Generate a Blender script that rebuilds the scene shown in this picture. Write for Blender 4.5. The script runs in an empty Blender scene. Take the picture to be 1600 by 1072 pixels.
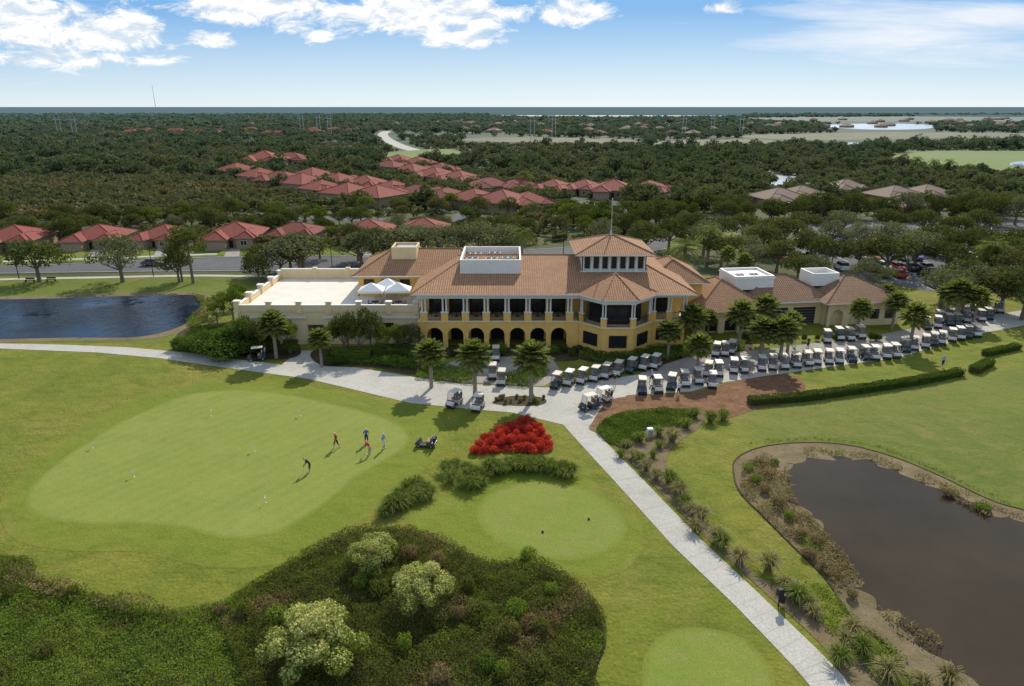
import bpy, bmesh, math, random
import numpy as np
from mathutils import Vector, Matrix, geometry
random.seed(7)
rng = np.random.default_rng(7)
R = math.radians
S = bpy.context.scene
COL = S.collection
F = 1067.0; PITCH = R(19.08); H = 32.0
cP, sP = math.cos(PITCH), math.sin(PITCH)

# survey helper: ground position (metres) of a point measured on the drone survey photograph
def site(px, py, z=0.0):
    xx = (px-800)/F; yy = -(py-536)/F
    d = (xx, cP+yy*sP, -sP+yy*cP)
    t = (z-H)/d[2]
    return (d[0]*t, d[1]*t, z)

# ------------------------------------------------------------------ materials
def nt(name):
    m = bpy.data.materials.new(name); m.use_nodes = True
    n = m.node_tree.nodes; l = m.node_tree.links
    n.clear()
    out = n.new('ShaderNodeOutputMaterial')
    return m, n, l, out

def mixc(n, l, a, b, f, mode='MIX'):
    x = n.new('ShaderNodeMix'); x.data_type = 'RGBA'; x.blend_type = mode
    for k, v in ((6, a), (7, b), (0, f)):
        if isinstance(v, bpy.types.NodeSocket): l.new(v, x.inputs[k])
        elif k == 0: x.inputs[0].default_value = v
        else: x.inputs[k].default_value = (*v, 1)
    return x.outputs[2]

def noise(n, l, vec, scale, detail=4, rough=.55, dist=0):
    x = n.new('ShaderNodeTexNoise'); x.inputs['Scale'].default_value = scale
    x.inputs['Detail'].default_value = detail; x.inputs['Roughness'].default_value = rough
    x.inputs['Distortion'].default_value = dist
    if vec is not None: l.new(vec, x.inputs['Vector'])
    return x.outputs['Fac']

def ramp(n, l, fac, lo, hi):
    x = n.new('ShaderNodeMapRange'); x.inputs[1].default_value = lo; x.inputs[2].default_value = hi
    x.clamp = True
    l.new(fac, x.inputs[0]); return x.outputs[0]

def math_(n, l, op, a, b=None):
    x = n.new('ShaderNodeMath'); x.operation = op
    for i, v in enumerate((a, b)):
        if v is None: continue
        if isinstance(v, bpy.types.NodeSocket): l.new(v, x.inputs[i])
        else: x.inputs[i].default_value = v
    return x.outputs[0]

def hazed(n, l, col, vec, amt=.75):  # aerial haze painted into the base colour, bluer further from the origin
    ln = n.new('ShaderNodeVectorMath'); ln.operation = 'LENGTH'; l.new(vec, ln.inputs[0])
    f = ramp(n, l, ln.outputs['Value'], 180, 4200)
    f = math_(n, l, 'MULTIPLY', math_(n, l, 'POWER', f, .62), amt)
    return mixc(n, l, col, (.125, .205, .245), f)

def simple(name, col, rough=.6, metal=0, var=.12, scale=2.0, bump=0, world=False, spec=.4, bscale=None):
    m, n, l, out = nt(name)
    b = n.new('ShaderNodeBsdfPrincipled'); l.new(b.outputs[0], out.inputs[0])
    tc = n.new('ShaderNodeTexCoord')
    if world:
        g = n.new('ShaderNodeNewGeometry'); vec = g.outputs['Position']
    else: vec = tc.outputs['Object']
    f = noise(n, l, vec, scale)
    f = ramp(n, l, f, .3, .7)
    d = tuple(c*(1-var) for c in col); u = tuple(min(1, c*(1+var)) for c in col)
    l.new(mixc(n, l, d, u, f), b.inputs['Base Color'])
    b.inputs['Roughness'].default_value = rough; b.inputs['Metallic'].default_value = metal
    b.inputs['Specular IOR Level'].default_value = spec
    if bump:
        bp = n.new('ShaderNodeBump'); bp.inputs['Strength'].default_value = bump
        bp.inputs['Distance'].default_value = .05
        l.new(noise(n, l, vec, bscale or scale*4), bp.inputs['Height']); l.new(bp.outputs[0], b.inputs['Normal'])
    return m

SPEC = {}
def turf(name, c1, c2, c3, s1=.09, s2=.5, s3=6.0, patch=(.5, .72), bump=.5, haze=False, stripes=0, yellow=0):
    SPEC[name] = (c1, c2, c3, dict(s1=s1, s2=s2, s3=s3, patch=patch, bump=bump, stripes=stripes, yellow=yellow))
    m, n, l, out = nt(name)
    b = n.new('ShaderNodeBsdfPrincipled'); l.new(b.outputs[0], out.inputs[0])
    g = n.new('ShaderNodeNewGeometry'); vec = g.outputs['Position']
    a = ramp(n, l, noise(n, l, vec, s1, 5, .6, .4), .35, .65)
    col = mixc(n, l, c1, c2, a)
    p = ramp(n, l, noise(n, l, vec, s2, 6, .65, .6), *patch)
    col = mixc(n, l, col, c3, math_(n, l, 'MULTIPLY', p, .8))
    if yellow:
        y = ramp(n, l, noise(n, l, vec, .045, 6, .7, 1.2), .46, .62)
        y2 = ramp(n, l, noise(n, l, vec, 1.1, 6, .75, .5), .35, .7)
        col = mixc(n, l, col, (.27, .22, .066), math_(n, l, 'MULTIPLY', math_(n, l, 'MULTIPLY', y, y2), yellow))
    fine = noise(n, l, vec, s3, 5, .8)
    fr = ramp(n, l, fine, .25, .75)
    k = n.new('ShaderNodeMapRange'); l.new(fr, k.inputs[0]); k.inputs[3].default_value = .62; k.inputs[4].default_value = 1.38
    cb = n.new('ShaderNodeCombineColor')
    for i in range(3): l.new(k.outputs[0], cb.inputs[i])
    col = mixc(n, l, col, cb.outputs[0], 1.0, 'MULTIPLY')
    if stripes:
        w = n.new('ShaderNodeTexWave'); w.inputs['Scale'].default_value = stripes; w.inputs['Distortion'].default_value = 1.6
        w.inputs['Detail'].default_value = 2; w.inputs['Detail Scale'].default_value = .6
        mp = n.new('ShaderNodeMapping'); mp.inputs['Rotation'].default_value = (0, 0, .6); l.new(vec, mp.inputs[0]); l.new(mp.outputs[0], w.inputs[0])
        col = mixc(n, l, col, (c1[0]*1.3, c1[1]*1.2, c1[2]*1.3), math_(n, l, 'MULTIPLY', w.outputs['Fac'], .24))
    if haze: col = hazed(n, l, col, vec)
    l.new(col, b.inputs['Base Color'])
    b.inputs['Roughness'].default_value = .9; b.inputs['Specular IOR Level'].default_value = .12
    bp = n.new('ShaderNodeBump'); bp.inputs['Strength'].default_value = bump; bp.inputs['Distance'].default_value = .14
    hh = math_(n, l, 'ADD', fine, math_(n, l, 'MULTIPLY', noise(n, l, vec, .5, 3), 4.0))
    l.new(hh, bp.inputs['Height']); l.new(bp.outputs[0], b.inputs['Normal'])
    return m
def turfmix(a, b, t):
    nm = '%s_%s_%d' % (a, b, t*100)
    if nm not in M:
        A, B = SPEC[M[a].name], SPEC[M[b].name]; cs = [tuple(A[i][k]*(1-t)+B[i][k]*t for k in range(3)) for i in range(3)]
        d = dict(A[3]); d['stripes'] = 0; d['yellow'] = A[3]['yellow']*(1-t)+B[3]['yellow']*t
        M[nm] = turf(nm, *cs, **d)
    return M[nm]

def leafm(name, dark, light, trans=.3, haze=False, big=.12, hue=None):
    m, n, l, out = nt(name)
    g = n.new('ShaderNodeNewGeometry'); oi = n.new('ShaderNodeObjectInfo'); vec = g.outputs['Position']
    f1 = g.outputs['Random Per Island']
    f2 = ramp(n, l, noise(n, l, vec, big, 3), .35, .65)
    f = math_(n, l, 'ADD', math_(n, l, 'MULTIPLY', f1, .5), math_(n, l, 'MULTIPLY', f2, .35))
    f = math_(n, l, 'ADD', f, math_(n, l, 'MULTIPLY', oi.outputs['Random'], .3))
    col = mixc(n, l, dark, light, f)
    if hue:
        h = ramp(n, l, noise(n, l, vec, big*.45, 4, .6, .5), .48, .62)
        col = mixc(n, l, col, hue, math_(n, l, 'MULTIPLY', h, .6))
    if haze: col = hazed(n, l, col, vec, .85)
    d = n.new('ShaderNodeBsdfDiffuse'); t = n.new('ShaderNodeBsdfTranslucent')
    l.new(col, d.inputs[0]); l.new(mixc(n, l, col, (1.15, 1.2, .5), 1.0, 'MULTIPLY'), t.inputs[0])
    mx = n.new('ShaderNodeMixShader'); mx.inputs[0].default_value = trans
    l.new(d.outputs[0], mx.inputs[1]); l.new(t.outputs[0], mx.inputs[2]); l.new(mx.outputs[0], out.inputs[0])
    return m

def tilem(name, c1, c2, c3, w=.32, h=.4):
    m, n, l, out = nt(name)
    b = n.new('ShaderNodeBsdfPrincipled'); l.new(b.outputs[0], out.inputs[0])
    uv = n.new('ShaderNodeTexCoord').outputs['UV']
    br = n.new('ShaderNodeTexBrick'); l.new(uv, br.inputs['Vector'])
    br.inputs['Color1'].default_value = (*c1, 1); br.inputs['Color2'].default_value = (*c2, 1)
    br.inputs['Mortar'].default_value = (c1[0]*.3, c1[1]*.3, c1[2]*.3, 1)
    br.inputs['Scale'].default_value = 1; br.inputs['Brick Width'].default_value = w; br.inputs['Row Height'].default_value = h
    br.inputs['Mortar Size'].default_value = .04; br.offset = 0; br.inputs['Mortar Smooth'].default_value = .5
    f = ramp(n, l, noise(n, l, uv, .35, 6, .7), .42, .68)
    col = mixc(n, l, br.outputs['Color'], c3, math_(n, l, 'MULTIPLY', f, .75))
    l.new(col, b.inputs['Base Color']); b.inputs['Roughness'].default_value = .85; b.inputs['Specular IOR Level'].default_value = .2
    wv = n.new('ShaderNodeTexWave'); wv.inputs['Scale'].default_value = .5/w*.62; l.new(uv, wv.inputs[0])
    bp = n.new('ShaderNodeBump'); bp.inputs['Strength'].default_value = .6; bp.inputs['Distance'].default_value = .06
    l.new(wv.outputs['Fac'], bp.inputs['Height']); l.new(bp.outputs[0], b.inputs['Normal'])
    return m

def waterm(name, col, rough, bscale, bstr, spec=.5, bdist=.05):
    m, n, l, out = nt(name)
    b = n.new('ShaderNodeBsdfPrincipled'); l.new(b.outputs[0], out.inputs[0])
    g = n.new('ShaderNodeNewGeometry'); vec = g.outputs['Position']
    l.new(mixc(n, l, tuple(c*.55 for c in col), tuple(c*1.45 for c in col), noise(n, l, vec, .13, 5)), b.inputs['Base Color'])
    b.inputs['Roughness'].default_value = rough; b.inputs['IOR'].default_value = 1.33; b.inputs['Specular IOR Level'].default_value = spec
    bp = n.new('ShaderNodeBump'); bp.inputs['Strength'].default_value = bstr; bp.inputs['Distance'].default_value = bdist
    hgt = math_(n, l, 'MULTIPLY', noise(n, l, vec, bscale, 5, .6), ramp(n, l, noise(n, l, vec, .09, 3), .3, .7))
    l.new(hgt, bp.inputs['Height']); l.new(bp.outputs[0], b.inputs['Normal'])
    return m

M = {}
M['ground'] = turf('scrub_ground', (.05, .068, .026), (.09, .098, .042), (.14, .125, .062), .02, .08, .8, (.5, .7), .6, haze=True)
M['rough'] = turf('rough_grass', (.135, .165, .020), (.19, .192, .030), (.09, .126, .015), .07, .3, 4, (.45, .7), .7, yellow=.85)
M['lawn2'] = turf('lawn_grass', (.095, .135, .020), (.14, .165, .030), (.165, .16, .045), .06, .3, 5, yellow=.4)
M['fringe'] = turf('fringe_grass', (.135, .178, .021), (.172, .198, .028), (.11, .16, .018), .1, .4, 6, yellow=.2)
M['green'] = turf('putting_turf', (.182, .222, .044), (.215, .242, .056), (.152, .20, .036), .08, .25, 9, (.45, .75), .25, stripes=.22, yellow=.2)
M['tee'] = turf('tee_turf', (.152, .208, .032), (.185, .222, .042), (.205, .212, .056), .15, .6, 9, (.45, .7), .25, yellow=.15)
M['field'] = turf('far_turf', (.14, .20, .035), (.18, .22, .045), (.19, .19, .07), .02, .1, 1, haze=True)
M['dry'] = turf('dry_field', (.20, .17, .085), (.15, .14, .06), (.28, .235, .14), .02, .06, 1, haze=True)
M['mulch'] = turf('pine_straw', (.19, .098, .052), (.24, .13, .072), (.12, .07, .04), .3, 1.2, 9, (.45, .65), .8)
M['soil'] = turf('dark_soil', (.055, .044, .024), (.085, .065, .038), (.04, .045, .018), .4, 1.5, 10)
M['bank'] = turf('muddy_bank', (.15, .115, .065), (.21, .165, .10), (.105, .10, .04), .3, 1.0, 8)
M['concrete'] = turf('pale_concrete', (.40, .385, .35), (.46, .445, .41), (.31, .30, .27), .15, .6, 8, (.5, .8), .1)
M['paver'] = turf('brick_paver', (.27, .25, .22), (.33, .305, .27), (.21, .19, .17), .3, 1, 10, (.5, .8), .2)
M['asphalt'] = turf('asphalt', (.10, .103, .11), (.125, .128, .134), (.08, .08, .086), .1, .4, 6, (.5, .8), .2)
M['sand'] = simple('bare_sand', (.48, .44, .38), .9, world=True, scale=.02)
M['paint'] = simple('white_marking', (.6, .6, .58), .6)
M['fpaint'] = simple('worn_marking', (.55, .54, .51), .7)
M['pond_brown'] = waterm('pond_water_brown', (.046, .034, .020), .10, 1.4, .10, .28)
M['pond_blue'] = waterm('pond_water_blue', (.005, .009, .016), .05, .8, 1.0, .5, .35)
M['lake'] = waterm('lake_water', (.35, .42, .48), .25, .3, .1)
M['oak'] = leafm('oak_leaves', (.034, .054, .018), (.115, .135, .045), .34, big=.1, hue=(.14, .13, .06))
M['pale'] = leafm('silver_leaves', (.09, .105, .06), (.215, .225, .135))
M['bright'] = leafm('bright_leaves', (.06, .10, .018), (.17, .21, .048), .38)
M['pine'] = leafm('pine_needles', (.055, .08, .020), (.15, .17, .05))
M['palm'] = leafm('palm_fronds', (.085, .12, .034), (.27, .30, .105), .42)
M['hedge'] = leafm('hedge_leaves', (.038, .068, .012), (.115, .17, .034), .3)
M['cover'] = leafm('ground_cover_leaves', (.075, .13, .020), (.19, .27, .05))
M['croton'] = leafm('red_croton_leaves', (.24, .018, .018), (.74, .10, .07), .3, big=1)
M['brush'] = leafm('brush_leaves', (.062, .082, .020), (.18, .20, .052), .4, big=.3, hue=(.17, .15, .06))
M['brushb'] = leafm('bright_brush_leaves', (.095, .15, .022), (.25, .32, .065), .4, big=.4)
M['drybrush'] = leafm('dry_brush_leaves', (.14, .10, .05), (.33, .25, .14), .3, big=.5)
M['flower'] = leafm('cream_blossom', (.20, .24, .05), (.60, .57, .24), .3, big=1)
M['ograss'] = leafm('ornamental_blades', (.075, .12, .022), (.23, .27, .08), .38, big=.5)
M['dgrass'] = leafm('dry_blades', (.16, .15, .065), (.36, .32, .18), .38, big=.5)
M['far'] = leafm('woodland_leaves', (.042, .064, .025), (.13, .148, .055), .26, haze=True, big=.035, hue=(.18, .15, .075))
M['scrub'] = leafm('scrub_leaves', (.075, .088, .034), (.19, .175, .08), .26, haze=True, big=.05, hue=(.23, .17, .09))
M['bark'] = simple('bark', (.17, .14, .105), .9, var=.3, scale=6, bump=.5)
M['pbark'] = simple('palm_bark', (.26, .22, .175), .9, var=.3, scale=9, bump=.5)
M['yellow'] = simple('yellow_stucco', (.78, .49, .14), .85, var=.07, scale=1.2, bump=.1, bscale=20)
M['cream'] = simple('cream_stucco', (.74, .59, .35), .85, var=.07, scale=1.2, bump=.1, bscale=20)
M['beige'] = simple('house_stucco', (.34, .25, .18), .85, var=.08)
M['white'] = simple('white_paint', (.76, .75, .71), .5, var=.04)
M['pgreen'] = simple('pale_green_louver', (.5, .58, .50), .6, var=.05)
M['roofdeck'] = simple('terrace_coating', (.68, .63, .56), .8, var=.07, scale=.5)
M['tile'] = tilem('clubhouse_tile', (.38, .205, .112), (.47, .27, .155), (.27, .145, .085))
M['tile2'] = tilem('brown_tile', (.27, .16, .10), (.34, .21, .135), (.19, .115, .078))
M['redtile'] = tilem('coral_tile', (.27, .075, .06), (.35, .105, .08), (.20, .06, .05), .4, .45)
M['redtile2'] = tilem('terracotta_tile', (.22, .066, .055), (.29, .092, .075), (.165, .055, .045), .4, .45)
M['greytile'] = tilem('grey_tile', (.24, .17, .135), (.31, .225, .18), (.19, .14, .11), .4, .45)
M['glass'] = simple('dark_glass', (.02, .024, .026), .12, var=.2, spec=.3)
M['dark'] = simple('dark_interior', (.03, .026, .022), .8)
M['bronze'] = simple('bronze_metal', (.05, .04, .035), .4, metal=.6)
M['metal'] = simple('galvanised_metal', (.5, .51, .52), .4, metal=.6)
M['grey'] = simple('grey_equipment', (.35, .36, .37), .6)
M['tent'] = simple('tent_fabric', (.8, .8, .78), .7, var=.03)
M['cartw'] = simple('cart_white_paint', (.58, .56, .52), .35, var=.05)
M['cartb'] = simple('cart_green_paint', (.05, .08, .10), .3, var=.03)
M['cartroof'] = simple('cart_canopy', (.52, .48, .40), .6, var=.1)
M['cartroofw'] = simple('cart_canopy_pale', (.60, .58, .53), .6, var=.08)
M['seatm'] = simple('seat_vinyl', (.22, .17, .12), .5)
M['black'] = simple('black_rubber', (.02, .02, .02), .7)
M['rim'] = simple('wheel_rim', (.45, .45, .46), .35, metal=.7)
M['skin'] = simple('skin', (.45, .26, .18), .55)
def cm(name, c, r=.35): 
    if name not in M: M[name] = simple(name, c, r, var=.04)
    return M[name]
m, n, l, out = nt('clear_plastic')
b = n.new('ShaderNodeBsdfPrincipled'); l.new(b.outputs[0], out.inputs[0])
b.inputs['Base Color'].default_value = (.12, .14, .16, 1); b.inputs['Alpha'].default_value = .4; b.inputs['Roughness'].default_value = .1
M['clear'] = m

# ------------------------------------------------------------------ builders
class MB:
    def __init__(s): s.v = []; s.f = []; s.m = []
    def face(s, pts, mi=0):
        i = len(s.v); s.v += [tuple(p) for p in pts]; s.f.append(tuple(range(i, i+len(pts)))); s.m.append(mi)
    def box(s, x0, x1, y0, y1, z0, z1, mi=0, top=None):
        p = [(x0,y0,z0),(x1,y0,z0),(x1,y1,z0),(x0,y1,z0),(x0,y0,z1),(x1,y0,z1),(x1,y1,z1),(x0,y1,z1)]
        for q, t in (((3,2,1,0),0),((4,5,6,7),1),((0,1,5,4),0),((1,2,6,5),0),((2,3,7,6),0),((3,0,4,7),0)):
            s.face([p[k] for k in q], top if (t and top is not None) else mi)
    def rbox(s, x0, x1, y0, y1, z0, z1, b=.04, mi=0):
        s.box(x0, x1, y0, y1, z0, z1-b, mi)
        A = [(x0,y0,z1-b),(x1,y0,z1-b),(x1,y1,z1-b),(x0,y1,z1-b)]; B = [(x0+b,y0+b,z1),(x1-b,y0+b,z1),(x1-b,y1-b,z1),(x0+b,y1-b,z1)]
        for i in range(4): s.face([A[i], A[(i+1)%4], B[(i+1)%4], B[i]], mi)
        s.face(B, mi)
    def tube(s, p0, p1, r0, r1, n=8, mi=0, cap=True):
        p0 = Vector(p0); p1 = Vector(p1); d = (p1-p0).normalized()
        a = d.orthogonal().normalized(); b = d.cross(a)
        A = [p0+(a*math.cos(2*math.pi*i/n)+b*math.sin(2*math.pi*i/n))*r0 for i in range(n)]
        B = [p1+(a*math.cos(2*math.pi*i/n)+b*math.sin(2*math.pi*i/n))*r1 for i in range(n)]
        for i in range(n): s.face([A[i], A[(i+1)%n], B[(i+1)%n], B[i]], mi)
        if cap: s.face(B, mi); s.face(A[::-1], mi)
    def prof(s, pts, y0, y1, mi=0, inset=0):
        A = [(x, y0, z) for x, z in pts]; B = [(x, y1, z) for x, z in pts]; k = len(pts)
        s.face(A, mi); s.face(B[::-1], mi)
        for i in range(k): s.face([A[(i+1)%k], A[i], B[i], B[(i+1)%k]], mi)
    def hip(s, x0, x1, y0, y1, z0, z1, mi=0, rx0=None, rx1=None, ry=None, soffit=.18, rake=1.0, trim=None):
        ym = (y0+y1)/2 if ry is None else ry; hw = (y1-y0)/2
        caps = []
        if (x1-x0) >= (y1-y0):
            a = (x0+hw*rake if rx0 is None else rx0, ym, z1); b = (x1-hw*rake if rx1 is None else rx1, ym, z1)
            s.face([(x0,y0,z0),(x1,y0,z0),b,a], mi); s.face([(x1,y1,z0),(x0,y1,z0),a,b], mi)
            s.face([(x1,y0,z0),(x1,y1,z0),b], mi); s.face([(x0,y1,z0),(x0,y0,z0),a], mi)
            caps = [((x0,y0,z0),a),((x0,y1,z0),a),((x1,y0,z0),b),((x1,y1,z0),b),(a,b)]
        else:
            xm = (x0+x1)/2; hw = (x1-x0)/2
            a = (xm, y0+hw, z1); b = (xm, y1-hw, z1)
            s.face([(x0,y0,z0),(x1,y0,z0),a], mi); s.face([(x1,y0,z0),(x1,y1,z0),b,a], mi)
            s.face([(x1,y1,z0),(x0,y1,z0),b], mi); s.face([(x0,y1,z0),(x0,y0,z0),a,b], mi)
            caps = [((x0,y0,z0),a),((x1,y0,z0),a),((x0,y1,z0),b),((x1,y1,z0),b),(a,b)]
        for p, q in caps:
            if (Vector(p)-Vector(q)).length > .3: s.tube(p, q, .13, .13, 6, mi)
        t = mi if trim is None else trim
        s.box(x0+.003, x1-.003, y0+.003, y1-.003, z0-soffit, z0-.003, t)
    def build(s, name, mats):
        me = bpy.data.meshes.new(name); me.from_pydata(s.v, [], s.f)
        for mt in mats: me.materials.append(mt)
        me.polygons.foreach_set('material_index', s.m)
        uv = me.uv_layers.new(name='UVMap'); z = Vector((0,0,1))
        for p in me.polygons:
            nn = p.normal
            u = z.cross(nn)
            u = u.normalized() if u.length > .05 else Vector((1,0,0))
            v = nn.cross(u)
            for li in p.loop_indices:
                co = me.vertices[me.loops[li].vertex_index].co
                uv.data[li].uv = (co.dot(u), co.dot(v))
        return me

def npmesh(name, V, mats, midx=None, k=4):
    me = bpy.data.meshes.new(name); nv = len(V); nf = nv//k
    me.vertices.add(nv); me.vertices.foreach_set('co', V.astype(np.float32).ravel())
    me.loops.add(nv); me.loops.foreach_set('vertex_index', np.arange(nv, dtype=np.int32))
    me.polygons.add(nf); me.polygons.foreach_set('loop_start', np.arange(0, nv, k, dtype=np.int32))
    try: me.polygons.foreach_set('loop_total', np.full(nf, k, dtype=np.int32))
    except Exception: pass
    for mt in mats: me.materials.append(mt)
    if midx is not None: me.polygons.foreach_set('material_index', midx.astype(np.int32))
    me.update(calc_edges=True)
    return me

def tag(o, label, cat, group=None, kind=None):
    o['label'] = label; o['category'] = cat
    if group: o['group'] = group
    if kind: o['kind'] = kind
    return o

def mobj(name, me, parent=None, loc=(0,0,0), rot=(0,0,0), scale=None):
    o = bpy.data.objects.new(name, me); COL.objects.link(o)
    o.location = loc; o.rotation_euler = rot
    if scale: o.scale = scale if hasattr(scale, '__len__') else (scale,)*3
    if parent: o.parent = parent
    return o

def empty(name, loc, rot=0, scale=1):
    e = bpy.data.objects.new(name, None); COL.objects.link(e); e.empty_display_size = .3
    e.location = loc; e.rotation_euler = (0, 0, rot)
    e.scale = scale if hasattr(scale, '__len__') else (scale,)*3
    return e

def thing(name, parts, loc, rot, scale, label, cat, group=None):
    e = empty(name, loc, rot, scale); tag(e, label, cat, group)
    for p in parts:
        mobj(p[0], p[1], e, p[2] if len(p) > 2 else (0,0,0), p[3] if len(p) > 3 else (0,0,0))
    return e

def catmull(pts, n=6, closed=True):
    out = []; k = len(pts)
    rngi = range(k) if closed else range(k-1)
    for i in rngi:
        if closed: p = [pts[(i+j-1) % k] for j in range(4)]
        else: p = [pts[max(0, min(k-1, i+j-1))] for j in range(4)]
        for s in range(n):
            t = s/n
            out.append(tuple(.5*((2*p[1][a])+(-p[0][a]+p[2][a])*t+(2*p[0][a]-5*p[1][a]+4*p[2][a]-p[3][a])*t*t+(-p[0][a]+3*p[1][a]-3*p[2][a]+p[3][a])*t**3) for a in range(2)))
    if not closed: out.append(tuple(pts[-1][:2]))
    return out

def world(pts): return [site(a, b)[:2] for a, b in pts]

def offset(w, d):
    k = len(w); ar = sum(w[i][0]*w[(i+1) % k][1]-w[(i+1) % k][0]*w[i][1] for i in range(k)); sg = 1 if ar > 0 else -1
    o = []
    for i in range(k):
        a, b = w[i-2], w[(i+2) % k]; t = Vector((b[0]-a[0], b[1]-a[1])).normalized()
        o.append((w[i][0]+t.y*sg*d, w[i][1]-t.x*sg*d))
    return o

def sheet(name, pts, z, mat, label, cat, smooth=True, kind='structure', iswrld=False):
    w = pts if iswrld else world(pts)
    if smooth: w = catmull(w)
    vs = [Vector((a, b, 0)) for a, b in w]
    tris = geometry.tessellate_polygon([vs])
    me = bpy.data.meshes.new(name)
    fs = []
    for t in tris:
        a, b, c = (vs[i] for i in t)
        fs.append(t if (b-a).cross(c-a).z > 0 else t[::-1])
    me.from_pydata([(v.x, v.y, z) for v in vs], [], fs); me.materials.append(mat)
    o = mobj(name, me); tag(o, label, cat, kind=kind)
    return o, w

def ribbon(name, w, width, z, mat, label, cat, h=0, smooth=True, closed=False):
    if smooth: w = catmull(w, 6, closed)
    mb = MB(); k = len(w); L = []; Rr = []
    for i in range(k):
        a = w[(i-1) % k] if closed else w[max(0, i-1)]; b = w[(i+1) % k] if closed else w[min(k-1, i+1)]
        d = Vector((b[0]-a[0], b[1]-a[1])); d.normalize(); nn = Vector((-d.y, d.x))*width/2
        L.append((w[i][0]+nn.x, w[i][1]+nn.y)); Rr.append((w[i][0]-nn.x, w[i][1]-nn.y))
    for i in range(k if closed else k-1):
        j = (i+1) % k
        mb.face([(*Rr[i], z+h), (*Rr[j], z+h), (*L[j], z+h), (*L[i], z+h)])
        if h:
            mb.face([(*Rr[i], 0), (*Rr[j], 0), (*Rr[j], z+h), (*Rr[i], z+h)])
            mb.face([(*L[j], 0), (*L[i], 0), (*L[i], z+h), (*L[j], z+h)])
    o = mobj(name, mb.build(name, [mat])); tag(o, label, cat, kind='structure'); return o

# ------------------------------------------------------------------ foliage
def rand_unit(n):
    v = rng.normal(size=(n, 3)); return v/np.linalg.norm(v, axis=1, keepdims=True)

def quads(P, N, Sz, aspect=.65):
    n = len(P); N = N/np.maximum(np.linalg.norm(N, axis=1, keepdims=True), 1e-6)
    T = np.cross(N, rand_unit(n)); T /= np.maximum(np.linalg.norm(T, axis=1, keepdims=True), 1e-6)
    B = np.cross(N, T); Sz = np.asarray(Sz).reshape(-1, 1)*.5
    T = T*Sz; B = B*Sz*aspect
    V = np.stack([P-T, P-B+N*Sz*.25, P+T, P+B-N*Sz*.1], axis=1)
    return V.reshape(-1, 3)

def cloud(lobes, n, size, inner=.25, jitter=.9):
    L = np.array(lobes); w = (L[:, 3]*L[:, 4]+L[:, 3]*L[:, 5]); w /= w.sum()
    idx = rng.choice(len(L), n, p=w); d = rand_unit(n)
    r = rng.uniform(.78, 1.08, n); ins = rng.random(n) < inner; r[ins] = rng.uniform(.35, .75, ins.sum())
    P = L[idx, :3]+d*L[idx, 3:6]*r[:, None]
    keep = np.ones(n, bool)
    for j in range(len(L)):
        q = ((P-L[j, :3])/L[j, 3:6]); keep &= ~((np.sum(q*q, axis=1) < .4) & (idx != j))
    P = P[keep]; d = d[keep]; ins = ins[keep]
    sz = rng.uniform(.6, 1.3, len(P))*size; sz[ins] *= 1.5
    return quads(P, d+rand_unit(len(P))*jitter+np.array([0, 0, .3]), sz)

def limbs(mb, lobes, base_r, h):
    mb.tube((0,0,-.1), (.05*h*.1,0,h), base_r*1.25, base_r*.8, 9)
    for lb in lobes:
        c = Vector(lb[:3]); s0 = Vector((.005*h, 0, h*random.uniform(.75, .98)))
        mid = s0.lerp(c, .5)+Vector((0, 0, -.15))
        mb.tube(s0, mid, base_r*.5, base_r*.3, 6, cap=False); mb.tube(mid, c, base_r*.3, base_r*.12, 5)

def broad(seed, Rr=4.2, z0=3.6, z1=7.2, nl=10, lr=(1.4, 2.3), leaves=2400, size=.5, mat='oak', trunk=.28, th=2.6, inner=.25):
    random.seed(seed)
    lobes = []
    for i in range(nl):
        a = i*2.4+random.random(); rr = Rr*math.sqrt((i+.5)/nl)*random.uniform(.6, .95)
        z = z0+(z1-z0)*(1-(rr/Rr)**2*.9)*random.uniform(.6, 1.05)
        r = random.uniform(*lr); lobes.append((rr*math.cos(a), rr*math.sin(a), z, r, r, r*random.uniform(.65, .85)))
    V = cloud(lobes, leaves, size, inner)
    mb = MB(); limbs(mb, lobes[::2] + lobes[1:3], trunk, th)
    return [('trunk', mb.build('tree_trunk', [M['bark']])), ('crown', npmesh('tree_crown', V, [M[mat]]))]

OAK = [broad(i, z0=3.0, nl=12+i, lr=(1.2, 2.1), leaves=3000, size=.40) for i in range(5)]
PALE = [broad(20+i, z0=3.0, nl=15, lr=(1.0, 1.8), mat='pale', leaves=2400, size=.36, inner=.15) for i in range(2)]
BRI = [broad(30+i, nl=13, lr=(.9, 1.6), mat='bright', leaves=2000, size=.4) for i in range(2)]
PINE = [broad(40+i, Rr=3.4, z0=5, z1=12, nl=15, lr=(.8, 1.4), leaves=2000, size=.36, mat='pine', trunk=.22, th=9, inner=.1) for i in range(2)]
BUSH = [broad(50+i, Rr=2.0, z0=.8, z1=2.4, nl=12, lr=(.5, 1.0), leaves=3000, size=.2, mat='hedge', trunk=.12, th=.8) for i in range(2)]

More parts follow.
